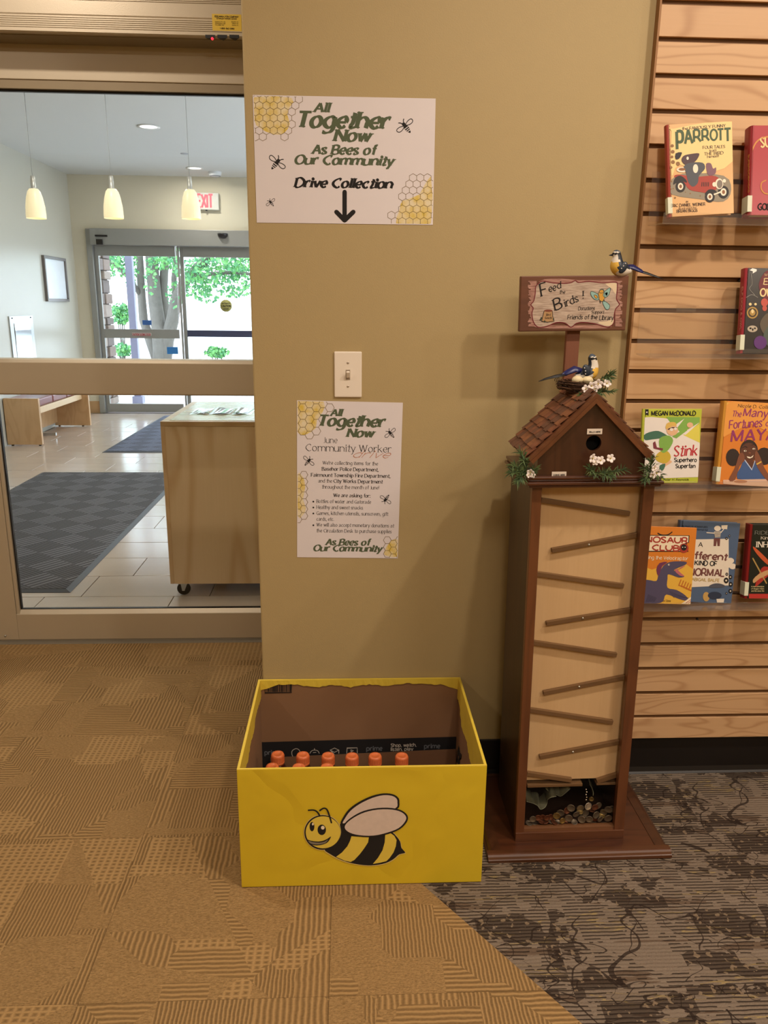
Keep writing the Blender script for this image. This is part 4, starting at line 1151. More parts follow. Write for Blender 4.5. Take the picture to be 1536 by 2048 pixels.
# green superfan book
C8 = (1236, 780, 4.4533)
LG = ink('lime_cover', 'b9c240', .35)
o, p = book('lime green paperback with a flying caped cartoon figure shape, third shelf', [(1287, 818), (1400, 817.5), (1399.5, 966), (1286, 966)], -.115, 7, .010, LG, None, sticker=False)
c = Canvas(p, C8); c.clipbox = (-p.W / 2 + .0005, p.W / 2 - .0005, -p.H / 2 + .0005, p.H / 2 - .0005)
WHT = ink('cover_white', 'e9e2da'); GRN = ink('leaf_green', '7fae4c'); DGN = ink('cape_teal', '3f6d58'); YL = ink('lemon', 'ddd255')
c.poly([(229, 245), (300, 240), (440, 255), (540, 330), (600, 400), (727, 470), (728, 775), (232, 790)], WHT, 1)
c.poly([(430, 240), (727, 243), (727, 290), (560, 380), (470, 300)], GRN, 2); c.poly([(480, 330), (590, 255), (520, 345)], WHT, 3); c.poly([(560, 390), (727, 287), (600, 400)], WHT, 3)
c.poly([(580, 400), (725, 300), (727, 470), (640, 430)], YL, 2)
c.poly([(242, 172), (271, 172), (271, 228), (256, 218), (242, 228)], INK, 3); c.ell(256, 198, 7, 7, WHT, 4, n=10)
c.text('MEGAN McDONALD', 296, 692, 226, 38, 'sansb', INK)
c.text('Stink', 492, 712, 590, 90, 'brush', ink('raspberry_title', 'b9303a'), yr=582); c.text('Superhero', 498, 702, 640, 34, 'sansb', INK); c.text('Superfan', 510, 690, 694, 34, 'sansb', INK)
c.text('illus. by Peter H. Reynolds', 300, 632, 806, 16, 'hand', INK)
# generic caped figure (plain)
c.poly([(232, 400), (290, 372), (360, 365), (430, 400), (440, 420), (380, 430), (300, 440), (240, 445)], DGN, 4, smooth=3)
c.poly([(370, 430), (450, 405), (490, 450), (450, 530), (400, 560), (370, 520)], GRN, 5, smooth=3); c.poly([(480, 415), (600, 335), (615, 360), (520, 430)], GRN, 5)
FL = ink('peach_skin', 'e3b68c')
c.ell(482, 358, 52, 48, FL, 6); c.poly([(425, 350), (430, 300), (470, 285), (510, 290), (520, 320), (480, 320)], ink('straw_hair', 'dcb75c'), 7, smooth=2); c.ell(640, 312, 28, 24, FL, 6)
c.stroke([(445, 350), (480, 335), (520, 335)], 9, INK, 8); c.ell(475, 352, 15, 14, WHT, 9); c.ell(510, 345, 13, 13, WHT, 9)
c.poly([(330, 600), (370, 550), (440, 545), (470, 600), (430, 650), (360, 640)], ink('mustard_shorts', 'c9ae38'), 5, smooth=3); c.poly([(310, 470), (330, 455), (345, 510), (400, 520), (395, 540), (315, 520)], ink('maroon_book', '7b2f3c'), 6)
c.poly([(430, 620), (480, 640), (420, 680), (395, 720), (370, 690)], FL, 4, smooth=3); c.poly([(372, 670), (420, 655), (410, 700), (390, 720), (370, 700)], DGN, 6, smooth=2)
c.build(o)
# orange novel
o, p = book('orange hardcover with purple script title and a smiling portrait, third shelf', [(1447, 803), (1562, 806), (1556, 976), (1442, 967)], -.112, 8, .028, ink('orange_cover', 'd98236', .3), ink('golden_spine', 'd89c3f', .35))
c = Canvas(p, C8); c.clipbox = (-p.W / 2 + .0005, p.W / 2 - .0005, -p.H / 2 + .0005, p.H / 2 - .0005)
PR = ink('magenta_title', '8f2f66')
c.poly([(935, 110), (1000, 108), (960, 170), (930, 230)], ink('gold_corner', 'e0ad4a'), 1)
c.poly([(1000, 105), (1460, 120), (1460, 420), (1180, 300), (940, 420), (935, 240)], ink('amber_glow', 'e39a42'), 1, smooth=2)
c.text('Nicole D. Collier', 1065, 1380, 152, 26, 'hand', BR_); c.text('The', 1015, 1100, 235, 50, 'brush', PR); c.text('Many', 1110, 1340, 232, 70, 'brush', PR)
c.text('Fortunes', 985, 1290, 345, 72, 'brush', PR, yr=325); c.text('of', 1310, 1370, 320, 50, 'brush', PR); c.text('MAYA', 1000, 1420, 460, 100, 'brush', PR, yr=440)
SK, SK2, HR = ink('brown_skin', '5b3423'), ink('brown_skin_light', '7d4a32'), ink('dark_hair', '2b1d18')
c.ell(1022, 600, 62, 78, HR, 2, n=16); c.ell(1300, 590, 72, 78, HR, 2, n=16)
c.ell(1165, 540, 80, 98, HR, 3, n=28); c.ell(1165, 556, 76, 86, SK, 4, n=28)
c.poly([(1060, 790), (1090, 690), (1125, 630), (1190, 690), (1220, 630), (1290, 670), (1320, 800)], ink('denim_blue_top', '3d5a8c'), 5, smooth=2)
c.poly([(1128, 628), (1190, 705), (1218, 628), (1180, 640)], SK, 6); c.stroke([(1128, 625), (1190, 710), (1220, 625)], 8, ink('pale_collar', 'b8c4dc'), 7)
c.poly([(985, 800), (1040, 690), (1075, 580), (1110, 560), (1125, 620), (1080, 680), (1040, 800)], SK2, 8, smooth=3); c.poly([(1230, 540), (1270, 610), (1300, 690), (1360, 790), (1330, 810), (1240, 690), (1215, 600)], SK2, 8, smooth=3)
c.ell(1130, 542, 12, 8, WH_, 9); c.ell(1207, 524, 12, 8, WH_, 9); c.ell(1132, 542, 5, 6, INK, 10); c.ell(1208, 525, 5, 6, INK, 10)
c.poly([(1145, 590), (1180, 598), (1205, 578), (1195, 600), (1170, 610), (1150, 602)], WH_, 9); c.stroke([(1105, 515), (1130, 502), (1150, 512)], 5, HR, 9, smooth=3); c.stroke([(1190, 492), (1210, 482), (1230, 495)], 5, HR, 9, smooth=3); c.ell(1170, 560, 12, 8, SK2, 9)
c.stroke([(1235, 660), (1270, 640)], 12, ink('gold_bangle', 'd9b04a'), 10)
c.poly([(935, 800), (1460, 790), (1460, 880), (935, 835)], ink('pale_table', 'd8b39a'), 6); c.ell(1090, 815, 60, 14, ink('tan_shadow', 'b57d55'), 7)
c.build(o)
# slate blue book, then the dinosaur book in front of it
o, p = book('slate blue hardcover with a cream notebook page title, behind the orange dinosaur book', [(1358, 1042), (1473, 1046), (1470, 1208), (1354, 1202)], -.098, 7, .020, ink('slate_blue_cover', '4f6380', .28), None, sticker=False)
c = Canvas(p, C8); c.clipbox = (-p.W / 2 + .0005, p.W / 2 - .0005, -p.H / 2 + .0005, p.H / 2 - .0005)
CRM = ink('notebook_cream', 'e3d8c6')
c.poly([(560, 1340), (700, 1330), (985, 1325), (985, 1740), (560, 1760)], CRM, 1)
c.text('My Real Life ADVENTURES', 565, 800, 1218, 14, 'hand', INK); c.text('of a Not Normal Kid', 620, 800, 1245, 14, 'hand', INK)
BRT = ink('brick_brown_title', '6e3e3a')
c.text('A', 712, 755, 1395, 40, 'sans', INK); c.text('Different', 590, 975, 1500, 58, 'sansb', BRT); c.text('KIND OF', 680, 882, 1558, 40, 'sansb', INK); c.text('NORMAL', 628, 948, 1650, 62, 'sansb', BRT, yr=1660); c.text('ABIGAIL BALFE', 655, 903, 1698, 26, 'sansb', ink('gold_author', 'b39a5e'))
c.ell(885, 1232, 30, 24, CRM, 3); c.poly([(855, 1260), (915, 1258), (910, 1310), (862, 1312)], CRM, 3)
for k in range(4): c.stroke([(858, 1268 + k * 12), (912, 1266 + k * 12)], 5, INK, 4)
c.poly([(852, 1320), (910, 1320), (905, 1390), (885, 1390), (880, 1340), (872, 1390), (850, 1390)], BRT, 3); c.poly([(920, 1205), (975, 1203), (970, 1240), (920, 1235)], CRM, 3); c.stroke([(915, 1270), (940, 1240)], 8, CRM, 3); c.stroke([(860, 1275), (790, 1270)], 8, CRM, 3)
for (x, y) in ((1000, 1520), (970, 1560), (1020, 1570), (985, 1535)): c.ell(x, y, 32, 26, CRM, 3)
for (x, y, r) in ((968, 1640, 12), (1000, 1665, 16), (962, 1696, 22), (1002, 1730, 18), (1000, 1790, 17), (965, 1322, 11), (992, 1298, 8), (965, 1810, 9)): c.ell(x, y, r, r * 1.2, INK, 4, n=12); c.ell(x, y, r * .4, r * .4, CRM, 5, n=8)
c.poly([(810, 1745), (850, 1725), (900, 1722), (950, 1740), (930, 1758), (830, 1760)], ink('grey_cloud', '4c4f5c'), 4, smooth=3)
c.ell(785, 1840, 30, 42, ink('stripy_ball', 'c09a56'), 3); c.ell(860, 1830, 62, 34, ink('navy_bowl', '273248'), 3); c.poly([(875, 1860), (945, 1858), (940, 1892), (880, 1892)], CRM, 5)
c.build(o)
o, p = book('orange dinosaur chapter book with a purple raptor, partly behind the tower', [(1268, 1052), (1388, 1056), (1386.5, 1209), (1266, 1206)], -.124, 8, .008, ink('tangerine_cover', 'd57f2c', .35), None, sticker=False)
c = Canvas(p, C8); c.clipbox = (-p.W / 2 + .0005, p.W / 2 - .0005, -p.H / 2 + .0005, p.H / 2 - .0005)
c.poly([(150, 1560), (300, 1600), (500, 1540), (676, 1600), (676, 1905), (150, 1900)], ink('sunny_yellow', 'dfae3e'), 1, smooth=2)
DR = ink('title_red', 'a33324')
c.poly([(150, 1290), (636, 1295), (632, 1360), (610, 1360), (626, 1440), (150, 1440)], INK, 2); c.poly([(150, 1297), (628, 1300), (624, 1355), (590, 1365), (610, 1432), (150, 1432)], ink('title_cream', 'eddcbc'), 3)
c.text('DINOSAUR', 150, 625, 1350, 48, 'sansb', DR, 4); c.text('CLUB', 300, 545, 1425, 46, 'sansb', DR, 4)
c.ell(585, 1408, 42, 42, DR, 5); c.ell(585, 1402, 26, 28, INK, 6); c.ell(574, 1400, 5, 5, WH_, 7, n=8); c.ell(596, 1400, 5, 5, WH_, 7, n=8)
c.stroke([(355, 1275), (385, 1290), (440, 1290), (480, 1265)], 9, INK, 4, smooth=3)
c.text('Catching the Velociraptor', 160, 625, 1502, 30, 'sans', ink('title_cream', 'eddcbc')); c.text('Rex Stone', 385, 470, 1885, 20, 'hand', INK)
DP, DP2 = ink('dusky_purple', '4c4560'), ink('deep_purple', '332e44')
c.poly([(360, 1640), (400, 1570), (450, 1535), (520, 1525), (605, 1530), (600, 1555), (520, 1590), (500, 1610), (590, 1655), (540, 1670), (450, 1640), (440, 1680), (440, 1760), (520, 1780), (600, 1830), (630, 1880), (540, 1860), (430, 1820), (400, 1880), (340, 1900), (150, 1900), (150, 1700), (260, 1690), (340, 1700)], DP, 4, smooth=3)
c.poly([(500, 1600), (560, 1590), (600, 1560), (530, 1600), (590, 1655), (545, 1650)], ink('pink_mouth', 'b9656a'), 5, smooth=2)
c.poly([(340, 1600), (370, 1540), (440, 1530), (400, 1560), (380, 1600), (360, 1660)], ink('plum_crest', '6b2f50'), 5, smooth=2)
c.ell(452, 1555, 9, 8, WH_, 6, n=10); c.ell(455, 1555, 4, 5, INK, 7, n=8)
for k in range(8): c.stroke([(270 + k * 10, 1820 + k * 4), (250 + k * 10, 1885)], 5, DP2, 5); c.stroke([(460 + k * 18, 1790 + k * 8), (500 + k * 18, 1850)], 4, DP2, 5)
for k in range(6): c.stroke([(540 + k * 22, 1740 + k * 10), (560 + k * 22, 1690 + k * 10)], 9, ink('fern_orange', 'b8651f'), 3); c.stroke([(540 + k * 22, 1740 + k * 10), (585 + k * 20, 1750 + k * 10)], 8, ink('fern_orange', 'b8651f'), 3)
c.poly([(676, 1820), (676, 1905), (560, 1905)], ink('title_cream', 'eddcbc'), 6); 
for k in range(3): c.stroke([(600 + k * 22, 1898), (672, 1850 + k * 16)], 5, DR, 7, cap=False)
c.build(o)
# dark fantasy novel
o, p = book('black and red fantasy hardcover at the end of the lowest shelf', [(1500, 1050), (1600, 1049), (1596, 1198), (1497, 1196)], -.112, 7, .03, ink('black_green_cover', '1d231e', .25), ink('blood_red_spine', '8a1f1f', .35))
c = Canvas(p, C8); c.clipbox = (-p.W / 2 + .0005, p.W / 2 - .0005, -p.H / 2 + .0005, p.H / 2 - .0005)
c.poly([(1165, 1815), (1700, 1815), (1700, 1870), (1165, 1860)], ink('bright_red_band', 'b8302a'), 1)
c.text('RIDERS', 1215, 1420, 1285, 30, 'serifl', ink('grey_title', '8f8f86')); c.text('Kingdom', 1270, 1460, 1330, 26, 'serif', CRM); c.text('INHERITED', 1225, 1560, 1400, 50, 'serifb', CRM)
c.poly([(1200, 1395), (1240, 1420), (1340, 1520), (1340, 1560), (1280, 1510), (1220, 1440)], ink('ember_orange', 'c4552b'), 3, smooth=3); c.stroke([(1200, 1500), (1320, 1720)], 12, ink('sword_brass', 'a98a4c'), 4)
c.poly([(1200, 1690), (1250, 1640), (1340, 1600), (1340, 1640), (1260, 1680), (1210, 1720)], ink('tan_blade', 'c49a6a'), 4, smooth=2); c.poly([(1260, 1620), (1300, 1570), (1400, 1600), (1330, 1660), (1230, 1750), (1225, 1720)], ink('flame_red', 'a82c20'), 3, smooth=2)
for k, tt in enumerate(('A new adventure', 'of dragon riders', 'and the stone fire')): c.text(tt, 1185, 1300, 1755 + k * 20, 12, 'sans', ink('lit_yellow_title', 'e8d49a'), sm=2)
c.build(o)

# ------------------------------------------------------------------ wall: posters and switch
def bee(c, cx, cy, s_, ang, part='bee', paper=PAPER):
    c.k += 1; part = 'bee#%d' % c.k
    """small line drawn bee, head at +y, s_ = half length in crop pixels"""
    ca, sa = math.cos(math.radians(ang)), math.sin(math.radians(ang))
    def T(x, y): return (cx + s_ * (x * ca + y * sa), cy - s_ * (-x * sa + y * ca))
    def P(l): return [T(*q) for q in l]
    c.poly(P([(0, .25), (.22, .1), (.24, -.25), (.12, -.62), (0, -.78), (-.12, -.62), (-.24, -.25), (-.22, .1)]), INK, 3, part, smooth=3)
    for y in (-.08, -.30, -.50): w = .22 - .18 * max(0, -y - .25); c.poly(P([(-w, y + .05), (w, y + .05), (w, y - .035), (-w, y - .035)]), paper, 4, part)
    c.poly(P([(.2 * math.cos(k * PI / 6), .42 + .2 * math.sin(k * PI / 6)) for k in range(12)]), INK, 3, part)
    w = s_ * .075
    for sg in (-1, 1):
        c.stroke(P([(sg * .12, .22), (sg * .5, .42), (sg * .95, .42), (sg * 1.05, .2), (sg * .85, .0), (sg * .45, .02)]), w, INK, 3, part, smooth=4, closed=True)
        c.stroke(P([(sg * .08, .5), (sg * .2, .74), (sg * .34, .86)]), w * 1.2, INK, 3, part, smooth=3, cap=False); c.poly(P([(sg * .34 + .06 * math.cos(k), .86 + .06 * math.sin(k)) for k in range(6)]), INK, 3, part)
def honey(c, Rr, x0, y0, region, fill, flat=False, part='honeycomb', ln=3.2):
    c.k += 1; part = 'honeycomb#%d' % c.k
    xs = [q[0] for q in region]; ys = [q[1] for q in region]
    dx, dy = (Rr * math.sqrt(3), Rr * 1.5)
    c.poly(fill, HEXF, 1, part, smooth=2)
    rng = range(-2, 40)
    for a in rng:
        for b_ in rng:
            if flat: cx, cy = x0 + b_ * dy, y0 + a * dx + (dx / 2 if b_ % 2 else 0); ph = 0
            else: cx, cy = x0 + a * dx + (dx / 2 if b_ % 2 else 0), y0 + b_ * dy; ph = PI / 6
            if cx > max(xs) + 60 or cy > max(ys) + 60: continue
            if inside((cx, cy), region):
                c.stroke([(cx + Rr * math.cos(ph + k * PI / 3), cy + Rr * math.sin(ph + k * PI / 3)) for k in range(6)], ln, HEXI, 2, part, closed=True)
# landscape poster
p = Plane([(506, 189), (871, 198), (866, 449), (513, 446)], (0, -.0006, 0))
o = set_plane(tag(bpy.data.objects.new('landscape_poster', None), 'wide white poster with green title and black down arrow high on the tan wall', 'poster'), p); COL.objects.link(o)
sheet(p, .0005, PAPER, 'paper_sheet', o)
c = Canvas(p, (490, 170, 3.84)); c.clipbox = (-p.W / 2 + .002, p.W / 2 - .002, -p.H / 2 + .002, p.H / 2 - .002)
honey(c, 32, 82, 110, [(66, 92), (425, 100), (425, 180), (355, 215), (375, 335), (320, 400), (170, 390), (150, 425), (74, 410)], [(70, 96), (360, 100), (345, 170), (325, 230), (345, 300), (300, 370), (220, 380), (110, 330), (74, 270)])
honey(c, 32, 1152, 665, [(1440, 676), (1310, 686), (1262, 745), (1190, 850), (1195, 930), (1120, 1000), (1125, 1075), (1440, 1075)], [(1428, 700), (1340, 840), (1210, 890), (1190, 950), (1160, 1062), (1300, 1064), (1428, 1062)])
c.clipbox = None
for t_, a, e, y, hh, st, mm in (('All', 525, 663, 207, 68, 'black', GREEN), ('Together', 392, 1130, 322, 116, 'black', GREEN), ('Now', 680, 978, 430, 88, 'black', GREEN), ('As Bees of', 512, 1012, 528, 68, 'black', GREEN), ('Our Community', 377, 1152, 606, 68, 'black', GREEN), ('Drive Collection', 379, 1146, 783, 68, 'black', INK)): c.text(t_, a, e, y, hh, st, mm)
c.stroke([(765, 822), (765, 1035)], 34, INK, 3, 'arrow'); c.stroke([(702, 975), (765, 1040)], 34, INK, 3, 'arrow'); c.stroke([(832, 975), (765, 1040)], 34, INK, 3, 'arrow')
bee(c, 1237, 325, 70, -38); bee(c, 238, 605, 70, 38); bee(c, 202, 907, 38, -38)
c.build(o)
# portrait poster
p = Plane([(592, 801), (804, 805), (797, 1117), (596, 1114)], (0, -.0006, 0))
o = set_plane(tag(bpy.data.objects.new('portrait_poster', None), 'tall white paper poster listing donation items, taped below the light switch', 'poster'), p); COL.objects.link(o)
sheet(p, .0005, PAPER, 'paper_sheet', o)
c = Canvas(p, (570, 680, 4.55)); c.clipbox = (-p.W / 2 + .0015, p.W / 2 - .0015, -p.H / 2 + .0015, p.H / 2 - .0015)
honey(c, 41, 100, 580, [(90, 545), (440, 545), (450, 660), (360, 700), (300, 790), (320, 880), (230, 900), (95, 850)], [(100, 556), (350, 560), (340, 660), (290, 730), (280, 800), (190, 860), (105, 830)], True, ln=4)
honey(c, 36, 118, 1195, [(100, 1200), (170, 1200), (215, 1300), (180, 1400), (215, 1500), (180, 1600), (160, 1660), (100, 1640)], [(108, 1230), (160, 1240), (185, 1330), (165, 1450), (190, 1530), (165, 1590), (112, 1600)], True, ln=4)
honey(c, 36, 985, 1790, [(925, 1800), (1040, 1800), (1040, 1990), (870, 1960), (900, 1880)], [(960, 1830), (1030, 1820), (1028, 1970), (930, 1965), (900, 1930)], True, ln=4)
c.clipbox = None
for t_, a, e, y, hh, st, mm in (('All', 410, 530, 690, 60, 'black', GREEN), ('Together', 295, 925, 778, 94, 'black', GREEN), ('Now', 560, 818, 880, 74, 'black', GREEN),
        ('June', 348, 480, 935, 52, 'serifl', INK), ('Community Worker', 185, 972, 1008, 62, 'serifl', INK), ('drive', 600, 985, 1068, 64, 'script', ORANGEI),
        ("We're collecting items for the", 342, 848, 1131, 30, 'serif', INK), ('Basehor Police Department,', 335, 852, 1186, 30, 'serifb', INK), ('Fairmount Township Fire Department,', 236, 960, 1241, 30, 'serifb', INK),
        ('and the', 302, 430, 1295, 30, 'serif', INK), ('City Works Department', 440, 890, 1297, 30, 'serifb', INK), ('throughout the month of June!', 335, 858, 1350, 30, 'serif', INK), ('We are asking for:', 440, 778, 1427, 30, 'serifb', INK),
        ('Bottles of water and Gatorade', 286, 785, 1481, 30, 'serif', INK), ('Healthy and sweet snacks', 286, 712, 1535, 30, 'serif', INK), ('Games, kitchen utensils, sunscreen, gift', 286, 940, 1589, 30, 'serif', INK), ('cards, etc.', 286, 447, 1642, 30, 'serif', INK),
        ('We will also accept monetary donations at', 286, 993, 1695, 30, 'serif', INK), ('the Circulation Desk to purchase supplies', 286, 973, 1748, 30, 'serif', INK),
        ('As Bees of', 368, 778, 1864, 54, 'black', GREEN), ('Our Community', 255, 890, 1918, 54, 'black', GREEN)): c.text(t_, a, e, y, hh, st, mm, sm=3)
for y in (1470, 1524, 1578, 1685): c.ell(258, y, 8, 8, INK, 3, 'bullets', n=10)
bee(c, 965, 855, 56, -40); bee(c, 208, 1108, 56, 40); bee(c, 922, 1442, 54, 215)
c.build(o)
# light switch
q = onY(696, 749, 0)
o = thing('light_switch', 'single toggle light switch with ivory plate between the two posters', 'light switch', (q.x, 0, q.z))
w, h = .0355, .0585
b = MB(); b.prism([(-w, -h), (w, -h), (w, h), (-w, h)], -.0055, 0); b.build('wall_plate', WHITEP, o, bevel=.004)
b = MB(); b.box(-.0055, .0055, -.0068, -.005, -.0125, .0125); b.build('toggle_slot', mat('slot_shadow_plastic', '9b8b78', .5), o)
b = MB(); b.prism([(-.0062, -.009), (-.0062, .003), (-.0185, .0105), (-.020, .0065), (-.012, -.007)], -.0042, .0042, plane='yz'); b.build('toggle', WHITEP, o, bevel=.001)
for z in (-.030, .030):
    s_ = MB().lathe([(0, -.0012), (.0028, -.0009), (.0034, 0)], (0, -.0056, z), 14, M=Matrix.Rotation(PI / 2, 3, 'X').inverted() @ Matrix.Rotation(0, 3, 'X'), caps=False).build('plate_screw', mat('painted_screw', 'd8c8b4', .35), o)
    MB().box(-.0026, .0026, -.0072, -.0066, z - .0004, z + .0004).build('slot', BLACK, s_)

# ================================================================== YELLOW COLLECTION BOX
BX0, BX1, BY0, BY1, BH, T = -.2564, .3226, -.4495, -.004, .3211, .005
o = box = thing('collection_box', 'open cardboard box wrapped in yellow paper with a smiling bee on its front', 'box', ((BX0 + BX1) / 2, (BY0 + BY1) / 2, 0))
def wall_panel(name, x0, x1, y0, y1, m_, lift=.0015): MB().box(x0, x1, y0, y1, lift, BH).build(name, m_, box, W=True, bevel=.0015)
wall_panel('front_panel', BX0, BX1, BY0, BY0 + .002, YEL); wall_panel('back_panel', BX0, BX1, BY1 - .002, BY1, YEL)
wall_panel('side_panel', BX0, BX0 + .002, BY0 + .002, BY1 - .002, YEL); wall_panel('side_panel', BX1 - .002, BX1, BY0 + .002, BY1 - .002, YEL)
ih = BH - .001
for a in ((BX0 + .002, BX1 - .002, BY0 + .002, BY0 + T), (BX0 + .002, BX1 - .002, BY1 - T, BY1 - .002), (BX0 + .002, BX0 + T, BY0 + T, BY1 - T), (BX1 - T, BX1 - .002, BY0 + T, BY1 - T)):
    MB().box(*a, .004, ih).build('cardboard_wall', CARD, box, W=True)
MB().box(BX0 + .002, BX1 - .002, BY0 + .002, BY1 - .002, .0015, .005).build('cardboard_bottom', CARD, box, W=True)
# folded-in paper with a torn edge
def torn(axis, c0, c1, fixed, depth, sign):
    b = MB(); n = 64; tp = []; lw = []
    d = depth[0]
    for i in range(n + 1):
        t_ = i / n; k = t_ * (len(depth) - 1); k0 = int(k); k1 = min(k0 + 1, len(depth) - 1); d = depth[k0] + (depth[k1] - depth[k0]) * (k - k0) + R.uniform(-.0016, .0016)
        u = c0 + (c1 - c0) * t_; w_ = R.uniform(.0006, .0022)
        for lst, z, off in ((tp, BH + .0006, .0), (lw, BH - d, w_)):
            v = (u, fixed + sign * off, z) if axis == 'x' else (fixed + sign * off, u, z); lst.append(v)
    b.add(tp + lw, [(i, i + 1, n + 2 + i, n + 1 + i) for i in range(n)], smooth=False)
    q = b.build('folded_paper_edge', YELI, box, W=True, fix=False); so = q.modifiers.new('thickness', 'SOLIDIFY'); so.thickness = .0007; so.offset = 0
g = .0012
torn('x', BX0 + T, BX1 - T, BY1 - T - g, [.030, .012, .013, .022, .015, .023, .014, .021, .012, .016, .018, .034], -1)
torn('y', BY1 - T, BY0 + T, BX0 + T + g, [.050, .044, .034, .056, .046, .060, .048, .040], 1)
torn('y', BY1 - T, BY0 + T, BX1 - T - g, [.06, .058, .10, .095, .085, .105, .10, .065, .10, .04], -1)
torn('x', BX0 + T, BX1 - T, BY0 + T + g, [.02, .03, .024, .03, .022], 1)
# rim
for a in ((BX0, BX1, BY0, BY0 + T + .001), (BX0, BX1, BY1 - T - .001, BY1), (BX0, BX0 + T + .001, BY0 + T + .001, BY1 - T - .001), (BX1 - T - .001, BX1, BY0 + T + .001, BY1 - T - .001)):
    MB().box(*a, BH, BH + .0012).build('paper_rim', YELI, box, W=True, bevel=.0005)
# printed things on the inner back wall
BKI = mat('matt_black_print', '100e10', .8); GRY = mat('grey_print', '5e6166', .8); OFFW = mat('off_white_print', 'b8b0a4', .8)
yb = BY1 - T
c = Canvas(Plane([(524, 1357), (905, 1350), (882, 1500), (524, 1500)], (0, yb, 0)), (500, 1440, 3.491), .0012)
def zrow(z): return z - c.pl.c.z
u0, u1 = BX0 + T - c.pl.c.x + .0005, BX1 - T - c.pl.c.x - .0005
c.poly_uv([(u0, zrow(.006)), (u1, zrow(.006)), (u1, c.P(1332, 116)[1]), (u0, c.P(80, 153)[1])], BKI, 1, 'black_print_band')
for x0, x1 in ((102, 215), (812, 925), (1215, 1328)): c.text('prime', x0, x1, 240 if x0 < 300 else (212 if x0 < 1000 else 196), 30, 'sansb', GRY, 3, 'band_lettering')
c.text('Shop, watch,', 983, 1163, 186, 22, 'sansb', OFFW, 3, 'band_lettering', yr=182); c.text('listen, play', 981, 1140, 214, 22, 'sansb', OFFW, 3, 'band_lettering', yr=210)
for pts, cl in (([(292, 232), (296, 212), (320, 198), (342, 206), (352, 232), (342, 256), (320, 264), (300, 254)], True), ([(418, 232), (430, 214), (452, 208), (474, 214), (484, 232)], False), ([(676, 222), (678, 194), (748, 192), (749, 218), (749, 240), (676, 244)], True), ([(705, 206), (720, 212), (706, 222)], True), ([(560, 208), (590, 194), (620, 208), (590, 224)], True), ([(620, 210), (620, 232)], False), ([(560, 208), (590, 240)], False)):
    c.stroke(pts, 5, OFFW, 3, 'band_icons', smooth=3 if len(pts) > 6 or not cl and len(pts) > 3 else 0, closed=cl, cap=False)
c.stroke([(450, 196), (451, 208)], 5, OFFW, 3, 'band_icons', cap=False); c.stroke([(440, 226), (462, 224)], 5, OFFW, 3, 'band_icons', cap=False)
c.crop = (460, 1330, 2.844)
x = 208
c.stroke([(200, 105), (200, 157), (350, 155), (350, 100)], 5, INK, 2, 'barcode', cap=False)
rb = random.Random(3)
while x < 342:
    w = rb.choice([2, 2, 3, 5, 6]); c.poly([(x, 108), (x + w, 108), (x + w, 151), (x, 151)], INK, 2, 'barcode'); x += w + rb.choice([2, 3, 5])
c.build(box, True)
c = Canvas(Plane([(905, 1350), (960, 1530), (960, 1545), (905, 1450)], (BX1 - T, 0, 0), (-1, 0, 0)), (460, 1330, 2.844), .0012)
for pts in ([(1296, 505), (1304, 472), (1308, 500)], [(1296, 510), (1292, 530), (1304, 555), (1308, 540)], [(1300, 500), (1318, 520), (1304, 530)]): c.stroke(pts, 4, INK, 2, 'recycling_mark', cap=False)
c.build(box, True)
# inner brown flap standing before the band
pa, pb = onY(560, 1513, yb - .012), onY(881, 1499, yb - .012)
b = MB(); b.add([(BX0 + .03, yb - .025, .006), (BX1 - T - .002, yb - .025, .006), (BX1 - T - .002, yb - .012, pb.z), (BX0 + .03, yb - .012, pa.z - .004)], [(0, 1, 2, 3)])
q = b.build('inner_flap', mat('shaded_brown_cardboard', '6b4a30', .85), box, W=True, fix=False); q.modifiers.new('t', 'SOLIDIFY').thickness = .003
# tape sheen strip at the inner corner and the bee cutout on the front
fp_ = Plane([(475, 1535), (974, 1534), (965, 1766), (480, 1772)], (0, BY0, 0))
c = Canvas(fp_, (590, 1570, 6.4), .0009)
BEEY, WG, HL, GR2 = mat('bee_paper_yellow', 'e2c94c', .7), mat('wing_paper_beige', 'd8c6ba', .75, var=.08, vscale=90), mat('eye_highlight', 'f0e2c8', .7), mat('mouth_grey', '82796a', .7)
RIMP = mat('pale_cut_paper_rim', 'd9c27a', .7); pt = 'bee_cutout'
body = [(575, 500), (600, 485), (650, 480), (760, 560), (1000, 640), (1215, 598), (1290, 645), (1345, 720), (1362, 800), (1410, 862), (1335, 882), (1260, 945), (1160, 995), (1020, 1022), (880, 1022), (700, 990), (560, 940), (450, 880), (380, 825), (480, 780), (560, 700), (590, 600)]
c.poly([(x + (8 if x > 800 else -8), y + (9 if y > 700 else -2)) for x, y in body], RIMP, 1, pt, smooth=3)
c.ell(352, 602, 241, 231, RIMP, 1, pt, n=40)
c.poly(body, INK, 2, pt, smooth=3)
c.poly([(1330, 800), (1412, 864), (1330, 884)], INK, 2, pt)
c.poly([(722, 652), (945, 665), (935, 730), (890, 800), (830, 880), (760, 955), (712, 980), (640, 965), (525, 915), (600, 860), (670, 780), (705, 710)], BEEY, 3, pt)
c.poly([(1155, 628), (1215, 606), (1270, 645), (1300, 700), (1290, 780), (1260, 860), (1210, 930), (1170, 970), (1080, 992), (997, 1005), (1060, 930), (1120, 830), (1148, 730)], BEEY, 3, pt)
c.ell(352, 602, 232, 222, INK, 4, pt, n=40); c.ell(360, 600, 222, 205, BEEY, 5, pt, n=40)
c.ell(218, 527, 31, 60, INK, 6, pt); c.ell(343, 568, 54, 67, INK, 6, pt, n=28); c.ell(229, 494, 12, 17, HL, 7, pt); c.ell(356, 540, 23, 24, HL, 7, pt)
